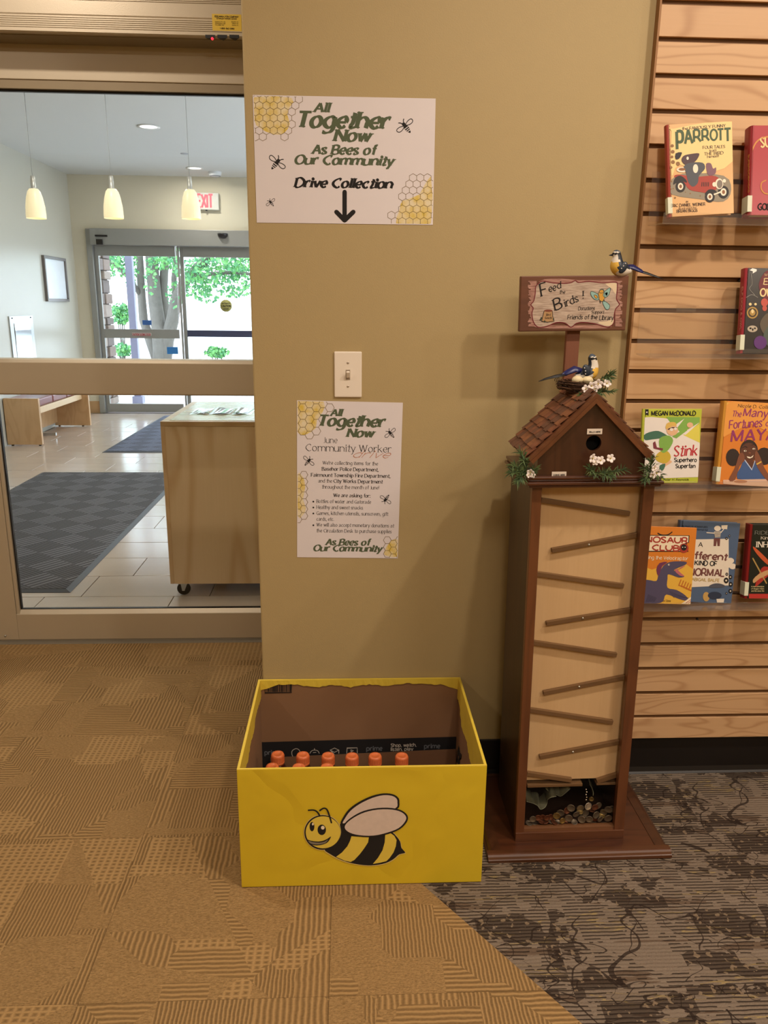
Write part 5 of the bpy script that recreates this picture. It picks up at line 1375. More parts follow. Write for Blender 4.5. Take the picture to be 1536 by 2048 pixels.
c.poly([(148, 690), (200, 706), (300, 718), (380, 700), (430, 672), (462, 652), (440, 700), (400, 740), (320, 765), (240, 765), (190, 742)], INK, 6, pt, smooth=2); c.poly([(170, 706), (220, 722), (310, 732), (385, 716), (425, 690), (390, 735), (310, 755), (230, 752), (190, 735)], GR2, 7, pt, smooth=2)
c.stroke([(175, 318), (240, 316), (285, 340), (318, 390)], 21, INK, 6, pt, smooth=4); c.stroke([(320, 320), (365, 293), (405, 305), (435, 370), (466, 476)], 21, INK, 6, pt, smooth=4)
c.poly([(588, 492), (610, 420), (690, 305), (820, 210), (980, 135), (1130, 102), (1250, 112), (1320, 155), (1336, 215), (1300, 310), (1000, 420), (700, 500)], INK, 6, pt, smooth=3); c.poly([(612, 485), (640, 420), (710, 325), (830, 235), (990, 160), (1130, 125), (1240, 133), (1298, 168), (1310, 220), (1280, 295), (1000, 380), (700, 460)], WG, 7, pt, smooth=3)
c.poly([(622, 560), (640, 480), (740, 395), (880, 325), (1060, 288), (1240, 288), (1370, 322), (1442, 390), (1430, 470), (1340, 560), (1190, 622), (1010, 660), (820, 655), (690, 620)], INK, 8, pt, smooth=3); c.poly([(640, 550), (655, 490), (750, 412), (890, 344), (1060, 308), (1240, 308), (1360, 340), (1420, 398), (1408, 460), (1325, 545), (1180, 602), (1005, 640), (825, 635), (702, 603)], WG, 9, pt, smooth=3)
c.build(box, True)
# orange capped drink bottles
CAP, DRINK, LBL = mat('orange_bottle_cap', 'cf6b3a', .42), mat('dark_red_drink', '3a0f0a', .15, coat=.6), mat('dark_bottle_label', '2a1c18', .5)
def make_bottle():
    r = thing('drink_bottle', 'x', 'bottle', (0, 0, .005))
    MB().lathe([(0, 0), (.024, 0), (.0275, .005), (.0275, .05), (.0245, .075), (.0275, .10), (.0275, .13), (.024, .148), (.0165, .162), (.0155, .166), (0, .166)], (0, 0, 0), 20).build('bottle_body', DRINK, r)
    MB().lathe([(.028, .052), (.0284, .054), (.0284, .098), (.028, .10)], (0, 0, 0), 20, caps=False).build('label_band', LBL, r)
    cap = MB(); pr = []
    cap.lathe([(0, .166), (.0178, .166), (.0178, .171), (.0168, .172), (.0172, .189), (.0155, .1935), (.010, .1935), (.0095, .1928), (0, .1928)], (0, 0, 0), 28); co = cap.build('bottle_cap', CAP, r)
    kb = MB()
    for k in range(26):
        a = 2 * PI * k / 26; M3 = Matrix.Rotation(a, 4, 'Z'); kb.box(.0168, .0178, -.0007, .0007, .173, .1885, M=M3)
    kb.build('cap_ribs', CAP, co)
    return r
bt = make_bottle(); used = False
NAMES = [('back', k) for k in range(6)] + [('front', k) for k in range(3)]
ordn = ['nearest the left wall of the box', 'second from the left', 'third from the left', 'third from the right', 'second from the right', 'farthest right, beside the empty space']
for (row, k), (x, y, dz) in zip(NAMES, [(-.188, -.192, .002), (-.121, -.196, .001), (-.054, -.199, 0), (.0095, -.203, 0), (.071, -.204, 0), (.142, -.206, 0), (-.197, -.251, .0035), (-.1285, -.2525, .002), (-.0555, -.2545, .002)]):
    q = bt if not used else copy_tree(bt); used = True
    q.location = (x, y, .005 + dz); q['group'] = 'orange capped bottles in the yellow box'
    q['label'] = ('orange capped drink bottle in the back row, ' + ordn[k]) if row == 'back' else 'orange capped drink bottle in the front row, ' + ['leftmost of three', 'middle of three', 'rightmost of three'][k]

# ================================================================== COIN TOWER
TC = .5739
tw = thing('coin_tower', 'tall dark wood donation tower with pale ramp panel and birdhouse top', 'donation box', (TC, -.2, 0))
def tp(name, mb, mt, parent=tw, **k): return mb.build(name, mt, parent, W=True, **k)
# plinth
px0, px1, py0, py1 = .352, .822, -.384, -.012
tp('plinth_board', MB().box(px0 + .034, px1 - .034, py0 + .026, py1 - .02, .004, .018), DKWX)
def border(poly_outer, axis, mt):
    pass
for (x0, x1, y0, y1, ax) in ((px0, px1, py0, py0 + .027, 'x'), (px0, px1, py1 - .02, py1, 'x'), (px0, px0 + .035, py0 + .027, py1 - .02, 'y'), (px1 - .035, px1, py0 + .027, py1 - .02, 'y')):
    b = MB()
    if ax == 'x':
        s_ = 1 if y0 == py0 else -1; ye = y0 if s_ > 0 else y1; yi = y1 if s_ > 0 else y0
        b.prism([(ye, .001), (ye, .009), (ye + s_ * .002, .011), (ye + s_ * .004, .011), (ye + s_ * .006, .015), (ye + s_ * .010, .0185), (ye + s_ * .014, .0195), (yi, .0195), (yi, .001)], x0, x1, plane='yz')
    else:
        s_ = 1 if x0 == px0 else -1; xe = x0 if s_ > 0 else x1; xi = x1 if s_ > 0 else x0
        b.prism([(xe, .001), (xe, .009), (xe + s_ * .002, .011), (xe + s_ * .004, .011), (xe + s_ * .006, .015), (xe + s_ * .010, .0185), (xe + s_ * .014, .0195), (xi, .0195), (xi, .001)], y0, y1, plane='xz')
    tp('plinth_border', b, wood('plinth_edge_stain', '5a351f', '38200f', 'x', 5, 9, 6, contrast=.8, rough=.35, coat=.3) if ax == 'x' else DKW)
F0, F1, FB, FT = .4317, .7161, -.3232, .961
YBK = -.093; ZB = .0182
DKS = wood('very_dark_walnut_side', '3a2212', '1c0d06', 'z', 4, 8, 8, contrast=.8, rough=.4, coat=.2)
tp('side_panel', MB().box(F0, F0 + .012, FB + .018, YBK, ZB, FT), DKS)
tp('side_panel', MB().box(F1 - .012, F1, FB + .018, YBK, ZB, FT), DKW)
tp('back_panel', MB().box(F0 + .012, F1 - .012, YBK - .008, YBK, ZB, FT), DKW)
tp('front_stile', MB().box(F0, F0 + .0225, FB, FB + .018, ZB + .022, FT), RED, bevel=.0012)
tp('front_stile', MB().box(F1 - .0255, F1, FB, FB + .018, ZB + .022, FT), RED, bevel=.0012)
tp('front_bottom_rail', MB().box(F0, F1, FB - .002, FB + .018, ZB, ZB + .0245), REDX, bevel=.0012)
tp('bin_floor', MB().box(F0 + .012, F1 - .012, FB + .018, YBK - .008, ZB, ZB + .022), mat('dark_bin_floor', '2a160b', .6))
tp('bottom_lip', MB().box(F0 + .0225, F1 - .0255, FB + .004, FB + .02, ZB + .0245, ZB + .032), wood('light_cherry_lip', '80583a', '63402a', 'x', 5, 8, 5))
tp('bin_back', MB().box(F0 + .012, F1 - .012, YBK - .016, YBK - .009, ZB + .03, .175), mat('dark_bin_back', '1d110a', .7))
tp('ramp_panel', MB().box(F0 + .012, F1 - .012, FB + .030, FB + .036, .177, FT), PLY)
YR = FB + .018
CR3, CR4 = (980, 950, 4.2667), (960, 1340, 3.84)
def W3(cr, x, y, Y): 
    q = onY(cr[0] + x / cr[2], cr[1] + y / cr[2], Y); return (q.x + .012 * q.z, q.z)
RL = [(CR3, 440, 212, 1195, 338, None), (CR3, 530, 645, 1295, 513, (845, 597)), (CR3, 400, 842, 1143, 955, None), (CR3, 483, 1270, 1240, 1155, (793, 1225)), (CR3, 372, 1430, 1083, 1545, None),
      (CR4, 490, 180, 1145, 58, (763, 132)), (CR4, 380, 308, 1022, 410, None), (CR4, 460, 672, 1100, 556, (715, 632)), (CR4, 362, 798, 705, 852, None), (CR4, 900, 862, 1070, 810, None)]
for cr, xa, ya, xb, yb_, scw in RL:
    a = W3(cr, xa, ya, YR + .002); b0 = W3(cr, xb, yb_, YR + .002); d = Vector((b0[0] - a[0], b0[1] - a[1])); n = Vector((-d.y, d.x)).normalized() * .0056
    b = MB(); b.prism([(a[0] + n.x, a[1] + n.y), (b0[0] + n.x, b0[1] + n.y), (b0[0] - n.x, b0[1] - n.y), (a[0] - n.x, a[1] - n.y)], YR + .002, YR + .012)
    r_ = tp('ramp_rail', b, RAILW, bevel=.0008)
    if scw:
        s = W3(cr, scw[0], scw[1], YR + .001); tp('rail_screw', MB().lathe([(0, -.0022), (.0022, -.0018), (.0032, 0)], (s[0], YR + .002, s[1]), 12, M=Matrix.Rotation(-PI / 2, 3, 'X'), caps=False), STEEL, r_)
for (xa, xb, za, zb) in ((365, 790, 872, 905), (897, 1068, 868, 892)):
    a = W3(CR4, xa, zb, YR); b0 = W3(CR4, xb, za, YR); tp('bin_ledge', MB().box(a[0], b0[0], YR + .002, FB + .06, a[1], b0[1] - .002), RAILW, bevel=.0008)
tp('front_window', MB().box(F0 + .0205, F1 - .0235, FB + .0125, FB + .0150, ZB + .0265, FT), clear('tower_acrylic', 'faf8f4', .55, .02))
# cornice
for (z0, z1, e, mt) in ((FT, FT + .006, .011, DKWX), (FT + .006, FT + .014, .016, DKWX), (FT + .014, FT + .019, .011, DKWX), (FT + .019, FT + .026, .0135, DKWX)):
    tp('cornice_moulding', MB().box(F0 - e, F1 + e - .003, FB - e - .004, YBK + e, z0, z1), mt, bevel=.002)
# house
HCX, HW, HZ0, HZ1, HZA = .5627, .1231, FT + .026, 1.0319, 1.1575
HF, HBK = -.328, -.150
hole_c = onY(1187.5, 886, HF); hcx, hcz = hole_c.x + .0125, hole_c.z; hr = .0175
def front_with_hole():
    outer = [(HCX - HW, HZ0), (HCX + HW, HZ0), (HCX + HW, HZ1), (HCX, HZA), (HCX - HW, HZ1)]
    inner = [(hcx + hr * math.cos(2 * PI * k / 24), hcz + hr * math.sin(2 * PI * k / 24)) for k in range(24)]
    tris = tessellate_polygon([[Vector((x, z, 0)) for x, z in outer], [Vector((x, z, 0)) for x, z in inner]])
    P = outer + inner; n = len(P); b = MB()
    fs = [tuple(t_) for t_ in tris] + [tuple(i + n for i in reversed(t_)) for t_ in tris]
    for lst in (range(5), range(5, 29)):
        l = list(lst); fs += [(l[i], l[(i + 1) % len(l)], l[(i + 1) % len(l)] + n, l[i] + n) for i in range(len(l))]
    b.add([(x, HF, z) for x, z in P] + [(x, HF + .009, z) for x, z in P], fs)
    return b
tp('house_front', front_with_hole(), DKW)
tp('hole_shade_disc', MB().lathe([(0, 0), (hr + .004, 0)], (hcx, HF + .03, hcz), 24, M=Matrix.Rotation(PI / 2, 3, 'X'), caps=False), mat('hollow_shade_black', '040303', .9), fix=False)  # black disc painted as the shade inside the hollow birdhouse
b = MB(); b.prism([(HCX - HW, HZ0), (HCX + HW, HZ0), (HCX + HW, HZ1), (HCX, HZA), (HCX - HW, HZ1)], HBK - .008, HBK); tp('house_back', b, DKW)
tp('house_side', MB().box(HCX - HW, HCX - HW + .008, HF + .009, HBK - .008, HZ0, HZ1), DKW); tp('house_side', MB().box(HCX + HW - .008, HCX + HW, HF + .009, HBK - .008, HZ0, HZ1), DKW)
RT = Vector((HCX - .002, 0, 1.1636)); RY0, RY1 = -.340, -.134
SH_ = [wood('shingle_wood_%s' % c_[0], c_[1], c_[2], 'y', 10, 6, 5, contrast=.6, rough=.75) for c_ in (('warm', '85532f', '57331b'), ('dark', '66412a', '432817'), ('red', '7d4a2c', '4d2b18'))]
for sgn in (-1, 1):
    d = Vector((sgn * .137, 0, -.137)).normalized(); nn = Vector((sgn * .7071, 0, .7071))
    L = .1985 if sgn < 0 else .1965
    def rp(s_, h): return (RT.x + d.x * s_ + nn.x * h, RT.z + d.z * s_ + nn.z * h)
    b = MB(); b.prism([rp(.0, 0), rp(L, 0), rp(L, .007), rp(-.007, .007)], RY0, RY1); rf = tp('roof_board', b, REDX)
    b = MB(); b.prism([rp(.0085, -.0085), rp(L, -.0085), rp(L, -.0002), rp(.0002, -.0002)], RY0 - .001, RY0 + .012); tp('barge_board', b, RED)
    rows = 8; ex = (L - .002) / rows
    for r in range(rows):
        y = RY0 + .012 + (R.uniform(0, .006)); k = 0
        while y < RY1 - .004:
            w_ = R.uniform(.017, .031); w_ = min(w_, RY1 + .002 - y)
            s1 = ex * (r + 1) + R.uniform(-.001, .0045); s0 = ex * r - .004
            h0, h1 = .0072, .0108 + R.uniform(0, .0015); tk = .0032
            a0, a1 = rp(max(s0, 0), h0), rp(s1, h1)
            q0, q1 = rp(max(s0, 0), h0 + tk), rp(s1, h1 + tk)
            b = MB(); b.prism([a0, a1, q1, q0], y + .0005, y + w_ - .0005); tp('shingle', b, SH_[R.randrange(3)], rf)
            y += w_
b = MB()
tp('ridge_cap', MB().prism([(RT.x - .016, RT.z - .002), (RT.x, RT.z + .0125), (RT.x + .016, RT.z - .002), (RT.x + .016, RT.z + .002), (RT.x, RT.z + .0165), (RT.x - .016, RT.z + .002)], RY0 + .03, RY1), SH_[1])
# small paper labels
for (quad, tx, bx) in (([(1174, 857), (1204.5, 857), (1204, 868), (1174, 868)], 'BILLS HERE', (805, 908, 467)), ([(1102.5, 942), (1131.5, 942), (1131.5, 953), (1102.5, 953)], 'COINS HERE', (475, 582, 852))):
    p = Plane(quad, (0, HF, 0)); p.c.x += .0128; c = Canvas(p, (1000, 760, 4.518), .0016)
    c.pl = p
    c.poly_uv([(-p.W / 2, -p.H / 2), (p.W / 2, -p.H / 2), (p.W / 2, p.H / 2), (-p.W / 2, p.H / 2)], mat('label_paper', 'ddd0c0', .7), 1, 'paper_label')
    hw = p.W / 2; x_, = (0,)
    p2 = Plane(quad, (0, HF, 0)); c2 = Canvas(p2, (1000, 760, 4.518), .002); c2.text(tx, bx[0], bx[1], bx[2] + 6, 13, 'sansb', INK, sm=2, part='label_lettering'); p2.c.x += .0128; p2.M.translation = p2.c
    p.M.translation = p.c; c.build(tw, True); c2.build(tw, True)
tw.rotation_euler = (0, -.012, 0)

# coins in the bin
CO = [mat('worn_silver_coin', '80766a', .45, metal=.7, var=.2, vscale=150, bump=.0004, bscale=500), mat('worn_copper_coin', '7a4c38', .45, metal=.7, var=.2, vscale=150, bump=.0004, bscale=500), mat('bright_silver_coin', 'e3ddd4', .25, metal=.8, var=.1), mat('brassy_coin', 'a08a56', .35, metal=.8, var=.2)]
cm = {}; coins = []
def coin(x, y, r, k, dy, tilt=None, lb=None):
    q = onY(1020 + x / 6.144, 1530 + y / 6.144, FB + .019 + dy); rr = r / 6.144 / 795
    key = (round(rr, 4), k)
    if key not in cm:
        b = MB(); t_ = .0009; b.lathe([(0, -t_ * .6), (rr * .86, -t_ * .6), (rr * .9, -t_), (rr, -t_ * .8), (rr, t_ * .8), (rr * .9, t_), (rr * .86, t_ * .6), (0, t_ * .6)], (0, 0, 0), 20, M=Matrix.Rotation(PI / 2, 3, 'X'), caps=False)
        o_ = b.build('coin', CO[k]); cm[key] = o_
    else: o_ = cm[key].copy(); COL.objects.link(o_)
    o_.location = q; o_.rotation_euler = tilt or (R.uniform(-.35, .05), R.uniform(0, 6), R.uniform(-.25, .25))
    coins.append((o_, q.x, k, 'flat' if tilt and not lb else 'rear' if dy > .005 else 'front', lb))
    tag(o_, lb or ['dull silver coin standing against the window of the tower bin', 'brown copper coin in the pile at the bottom of the tower', '', 'brass coloured coin standing upright in the tower bin'][k], 'coin', 'coins in the tower bin')
for cc in [(572, 625, 46, 3, .001), (645, 685, 40, 3, 0), (722, 655, 50, 0, .003), (815, 605, 48, 0, .002), (880, 670, 48, 0, 0), (975, 668, 46, 0, 0), (1060, 615, 50, 0, .003), (1108, 665, 42, 0, .001), (1207, 655, 52, 0, 0), (1210, 548, 50, 0, .004),
           (865, 530, 48, 0, .012), (750, 530, 50, 0, .012), (345, 650, 40, 1, .004), (620, 590, 50, 0, .012), (1085, 500, 50, 0, .016), (1255, 540, 46, 0, .012), (400, 640, 40, 1, .008), (455, 650, 40, 1, .006), (500, 640, 40, 1, .01), (280, 665, 42, 0, .004), (1040, 665, 36, 1, .006), (700, 560, 44, 1, .016), (930, 590, 46, 0, .012), (1150, 580, 44, 0, .012), (1000, 418, 30, 3, .02)]:
    coin(*cc)
coin(962, 508, 50, 2, .006, (-.2, 1, .1), 'bright shiny silver coin on top of the pile in the bin')
coin(1045, 520, 44, 1, .004, (-.2, 2, -.1), 'copper coin leaning beside the bright silver coin')
for (x, y, r, k, dy) in [(430, 700, 45, 1, .004), (545, 700, 46, 1, .004), (500, 685, 44, 0, .008), (380, 690, 42, 1, .006), (590, 705, 42, 0, .006), (790, 700, 42, 0, .004), (235, 715, 46, 0, .006), (300, 715, 42, 0, .008), (680, 715, 46, 1, .01), (900, 625, 42, 0, .01), (1130, 620, 40, 3, .01), (1000, 560, 44, 1, .012), (860, 570, 42, 3, .01), (1020, 705, 42, 0, .008), (1160, 710, 44, 0, .008)]:
    coin(x, y, r, k, dy, (R.uniform(-1.6, -1.2), R.uniform(-.35, .35), R.uniform(0, 3)))
ORD = 'first second third fourth fifth sixth seventh eighth ninth tenth eleventh twelfth thirteenth fourteenth fifteenth sixteenth'.split()
for cls, ph in (('front', 'coin standing against the window of the bin'), ('rear', 'coin half hidden behind the row standing at the window'), ('flat', 'coin lying nearly flat in the pile inside the bin')):
    for n_, (o_, x_, k_, c_, l_) in enumerate(sorted([t_ for t_ in coins if t_[3] == cls and not t_[4]], key=lambda t_: t_[1])):
        o_['label'] = ('dull silver ', 'copper brown ', '', 'brass coloured ')[k_] + ph + ', ' + ORD[n_] + ' from the left'
# banknotes
NOTE = mat('grey_green_banknote', '55584a', .8, var=.3, vscale=90); NOTE2 = mat('banknote_pale_rim', '9aa08c', .8)
def note(label, pts, h, Y, fold):
    o_ = thing('banknote', label, 'banknote', tuple(onY(1020 + pts[0][0] / 6.144, 1530 + pts[0][1] / 6.144, Y)), group='banknotes in the tower bin')
    b = MB(); n = len(pts) * 3; cp = catmull(pts, 3); vs = []
    for i, (x, y) in enumerate(cp):
        q = onY(1020 + x / 6.144, 1530 + y / 6.144, Y + .006 * math.sin(i * fold)); vs.append(tuple(q))
        vs.append((q.x + .004 * math.sin(i), q.y + .030, q.z + h + .004 * math.cos(i * .9)))
    b.add(vs, [(2 * i, 2 * i + 2, 2 * i + 3, 2 * i + 1) for i in range(len(cp) - 1)], smooth=True)
    b.build('note_paper', NOTE, o_, W=True, fix=False).modifiers.new('t', 'SOLIDIFY').thickness = .0004
    MB().tube(vs[0::2], .0005, 5).build('note_fold', NOTE2, o_, W=True)
note('crumpled banknote bent in a wave at the left of the bin', [(205, 450), (280, 470), (340, 500), (375, 545), (430, 520), (455, 470), (460, 430), (500, 400), (570, 385)], .018, FB + .035, .5)
note('folded banknote hanging in a vee under the left ledge', [(440, 290), (500, 340), (560, 360), (620, 385), (680, 345), (740, 290)], .016, FB + .045, .4)
note('narrow banknote hanging straight below the gap in the ledges', [(980, 240), (1010, 290), (1025, 340), (1020, 380)], .012, FB + .04, .6)
q = onY(1175, 1583, FB + .035); o = thing('bead_chain', 'short string of small shiny beads hanging beside the narrow banknote', 'beads', (q.x - .004, q.y, q.z))
for k in range(5): q = onY(1020 + 935 / 6.144 + (k % 2), 1530 + (300 + k * 32) / 6.144, FB + .035); MB().ball(tuple(q), .0022, 8, 6).build('bead', CO[2], o, W=True)

# ------------------------------------------------------------------ sign on its post
YS = -.124
p = Plane([(1042, 552), (1258, 550.5), (1251, 660.5), (1038.5, 663.5)], (0, YS, 0))
o = sign = set_plane(tag(bpy.data.objects.new('wooden_sign', None), 'painted wooden bird feeding sign on a post behind the birdhouse', 'sign'), p); COL.objects.link(o)
MB().box(-p.W / 2, p.W / 2, 0, .018, -p.H / 2, p.H / 2).build('sign_board', wood('mahogany_board', '6f4229', '472818', 'x', 5, 9, 5, contrast=.7, rough=.55), o, bevel=.002)
pa, pb = onY(1131, 700, YS + .02), onY(1157.5, 700, YS + .02)
MB().box(pa.x, pb.x, YS + .0185, YS + .034, .9925, 1.40).build('post', wood('plain_post_wood', '7e4c34', '5c3524', 'z', 4, 8, 5, contrast=.6, rough=.6), o, W=True, bevel=.0015)
c = Canvas(p, (1000, 480, 4.5176), .0006)
def brushed(name, a, b_):
    if name in MATS: return MATS[name]
    t = NT(name); v = t.coord((12, 1, 160), rnd=0); n = t.noise(v, 2.5, 4, .6); t.base(t.mix(t.math('MULTIPLY_ADD', n, 2.2, -.6, clamp=True), lin(a), lin(b_))); t.b.inputs['Roughness'].default_value = .6; MATS[name] = t.m; return t.m
WASH, PINK = brushed('brushed_cream_wash', '8a7262', 'd3c0ad'), brushed('brushed_pink_wash', '6f3f31', 'c79a8a')
CRIM = mat('crimson_outline', '6d1422', .5); BLUE = mat('pale_turquoise_paint', '8fb6ae', .6); SIGY = mat('ochre_paint', 'd09a35', .6); LITE = mat('cream_paint', 'dcc8a6', .6)
inner = [(340, 400), (385, 372), (480, 388), (580, 392), (640, 385), (680, 366), (710, 384), (800, 374), (930, 388), (1045, 380), (1060, 410), (1056, 480), (1052, 535), (1078, 582), (1045, 620), (1030, 680), (1028, 745), (985, 785), (930, 778), (860, 757), (760, 744), (690, 752), (640, 788), (590, 752), (510, 745), (420, 780), (340, 785), (300, 735), (288, 660), (300, 615), (278, 585), (305, 548), (318, 480), (322, 425)]
for k in range(34):
    t_ = k / 33; y = 375 + t_ * 400; j = R.uniform(-18, 12); c.stroke([(262 - j, y), (330, y + R.uniform(-3, 3))], 11, PINK, 1, 'painted_plaque', cap=False); c.stroke([(1040, y), (1095 + j, y + R.uniform(-3, 3))], 11, PINK, 1, 'painted_plaque', cap=False)
c.poly([(400, 355), (560, 350), (700, 362), (900, 362), (1040, 366), (1050, 400), (400, 400)], PINK, 1, 'painted_plaque', smooth=2); c.poly([(320, 770), (460, 770), (640, 775), (900, 765), (1000, 770), (960, 798), (600, 800), (350, 796)], PINK, 1, 'painted_plaque', smooth=2)
c.poly(inner, WASH, 2, 'painted_plaque', smooth=3); c.poly([(950, 395), (1040, 388), (1052, 410), (1045, 490), (1010, 440)], LITE, 3, 'painted_plaque', smooth=2); c.poly([(880, 745), (960, 735), (1025, 720), (1010, 765), (960, 775)], LITE, 3, 'painted_plaque', smooth=2)
c.stroke(inner, 8, CRIM, 4, 'painted_plaque', smooth=3, closed=True)
for t_, a, e, y, hh, yr in (('F', 368, 440, 512, 115, 490), ('ee', 440, 515, 472, 62, 452), ('d', 512, 560, 440, 58, 432), ('the', 535, 590, 484, 30, 484), ('B', 492, 575, 638, 100, 605), ('irds', 585, 720, 606, 66, 548), ('!', 738, 765, 532, 66, 528), ('Donations', 705, 858, 633, 30, 630), ('Support', 824, 940, 664, 26, 664), ('Friends of the', 607, 880, 716, 38, 714), ('Library', 895, 1026, 722, 40, 722)):
    c.text(t_, a, e, y, hh, 'hand', INK, 6, yr=yr)
TANJ = mat('tan_jug_paint', 'b08a5c', .6)
c.poly([(398, 640), (440, 630), (472, 640), (475, 690), (490, 730), (470, 742), (420, 738), (375, 735), (385, 690)], TANJ, 5, 'painted_jug'); c.stroke([(398, 640), (385, 690), (375, 735), (430, 742), (488, 732), (475, 690), (472, 642)], 5, INK, 6, 'painted_jug'); c.ell(436, 638, 38, 11, mat('jug_mouth', '7b3f28', .6), 7, 'painted_jug'); c.text('Bird', 415, 458, 684, 18, 'hand', INK, 8); c.text('Seeds', 402, 470, 712, 18, 'hand', INK, 8)
for (x, y) in ((365, 720), (372, 705), (402, 735), (482, 715)): c.ell(x, y, 7, 10, mat('dark_green_dab', '2f3a26', .6), 8, 'painted_jug', n=8)
for pts, mm in (([(900, 455), (930, 450), (940, 480), (945, 520), (925, 555), (900, 545), (885, 505)], SIGY), ([(890, 540), (850, 535), (822, 500), (820, 465), (860, 475), (892, 500)], BLUE), ([(930, 500), (940, 470), (975, 440), (995, 435), (985, 490), (950, 520)], BLUE), ([(925, 560), (950, 555), (990, 590), (980, 625), (955, 625), (935, 590)], BLUE), ([(895, 470), (905, 448), (930, 445), (938, 465), (915, 480)], BLUE), ([(848, 498), (870, 500), (880, 525), (860, 525)], SIGY), ([(948, 480), (970, 475), (962, 505)], SIGY)):
    c.poly(pts, mm, 6, 'painted_picture', smooth=2); c.stroke(pts, 4, mat('teal_outline', '2c4a48', .6), 7, 'painted_picture', smooth=2, closed=True)
c.stroke([(900, 550), (905, 570)], 6, INK, 7, 'painted_picture'); c.stroke([(935, 540), (942, 552)], 6, INK, 7, 'painted_picture')
c.build(o)

# ------------------------------------------------------------------ birds
BM = [mat('bird_yellow_breast', 'dcaf45', .7, bump=.0006, bscale=900), mat('bird_white_cheek', 'dcd3c4', .75), mat('bird_blue_black_back', '1f2a38', .5), mat('bird_black', '101114', .45), mat('bird_slate_crown', '3f4c5a', .6)]
NAVY = mat('navy_feather', '1a1f55', .35, var=.3, vscale=200); WHD = mat('white_bead_spot', 'efe6e0', .4)
def make_bird(label, Y, sp, rad, f, beak, eye, wing, wrot, dots, tail, tailr, neckz, headz, xfront, feet):
    """f = -1 faces left, +1 faces right in the room; points are photo pixels put at depth Y"""
    P = [onY(x, y, Y) for x, y in sp]
    o_ = thing('ornament_bird', label, 'bird ornament', tuple(P[2])); hx = P[-2].x
    hz = onY(*headz, Y); nz = onY(*neckz, Y).z; fr = onY(*xfront, Y).x
    def mf(cen):
        fx = (cen.x - fr) * f
        if cen.z > nz:
            hf = (cen.x - hx) * f
            if cen.z > hz.z + .0050: return 4
            if cen.z > hz.z + .0026: return 1 if hf > -.005 else 4
            if cen.z > hz.z - .0022: return 3
            return 1 if hf > -.0035 else 2
        if cen.z > nz - .006: return 1 if fx > -.016 else 2
        if fx > -.012 : return 0
        return 2 if cen.z > nz - .022 else 1
    cp = catmull([(i, 0) for i in range(len(P))], 4); pts = []; rr = []
    for ax in range(1): pass
    xs = catmull([(p_.x, p_.z) for p_ in P], 4); rs = catmull([(r_, 0) for r_ in rad], 4)
    b = MB(); b.tube([(x, Y, z) for x, z in xs], [max(r_[0], .0012) for r_ in rs], 18, mfun=mf); b.build('body', BM, o_, W=True, fix=False)
    bk = [onY(*q_, Y) for q_ in beak]; MB().tube([tuple(bk[0] + Vector((0, -.002, 0))), tuple(bk[1] + Vector((0, -.004, 0)))], [.0028, .0006], 8).build('beak', BM[3], o_, W=True)
    e_ = onY(*eye, Y - .0095); MB().ball(tuple(e_), .0014, 8, 6).build('eye', mat('glossy_bead_eye', '050505', .1), o_, W=True)
    w_ = onY(*wing, Y - .0145); MW = Matrix.Rotation(math.radians(wrot), 3, 'Y'); wo = MB().ball(tuple(w_), (.0095, .0045, .0145), 14, 10, M=MW).build('wing', BM[2], o_, W=True)
    for d_ in dots: MB().ball(tuple(onY(*d_, Y - .0192)), .0014, 8, 6).build('spot', WHD, wo, W=True)
    for tl, tr_ in zip(tail, tailr):
        T_ = [onY(x, y, Y + dy) for x, y, dy in tl]; n = len(T_) - 1; MB().tube([tuple(q_) for q_ in T_], tr_, 8, flat=.35).build('tail_feather', NAVY if tr_[0] >= .006 else BM[3], o_, W=True)
    for ft in feet: MB().tube([tuple(onY(x, y, Y - .003)) for x, y in ft], .0007, 5).build('foot', BM[3], o_, W=True)
    return o_
make_bird('yellow breasted ornamental bird perched on the top edge of the wooden sign', YS + .006,
          [(1262, 542), (1252, 541), (1242, 539), (1235, 532), (1234, 522), (1234, 513), (1232, 505), (1231, 500)], [.005, .0125, .0175, .0175, .0135, .0105, .0092, .003], -1,
          [(1224, 510), (1217, 511)], (1226, 507), (1246, 535), 28, [(1251, 527), (1247, 532), (1243, 537)],
          [[(1252, 532, 0), (1266, 534, 0), (1282, 542, 0), (1290, 547, 0)], [(1272, 540, 0), (1295, 547, 0), (1315, 554, 0), (1328, 559, 0)]], [[.006, .0095, .0065, .002], [.0045, .0045, .003, .0008]],
          (1234, 519), (1232, 508), (1222, 530), [[(1236, 549), (1235, 552)], [(1243, 549), (1243, 552)]])
make_bird('blue and yellow ornamental bird sitting on the twig nest on the roof', -.200,
          [(1150, 752), (1162, 752), (1173, 749), (1182, 744), (1186, 734), (1186, 724), (1184, 714), (1183, 708)], [.006, .012, .0165, .0165, .0128, .0105, .0092, .003], 1,
          [(1189, 719), (1193, 722)], (1188, 717), (1173, 741), -22, [(1169, 736), (1171, 742), (1171, 748)],
          [[(1166, 742, 0), (1150, 738, 0), (1132, 746, 0), (1120, 752, 0)], [(1134, 748, 0), (1112, 752, 0), (1090, 758, 0), (1077, 763, 0)], [(1130, 750, -.004), (1108, 755, -.003), (1085, 760, -.002)]], [[.008, .010, .007, .002], [.0045, .004, .003, .0008], [.003, .002, .0006]],
          (1184, 730), (1184, 717), (1192, 742), [[(1118, 752), (1114, 758), (1112, 765)], [(1118, 752), (1118, 760), (1116, 765)], [(1116, 752), (1110, 758), (1109, 762)]])
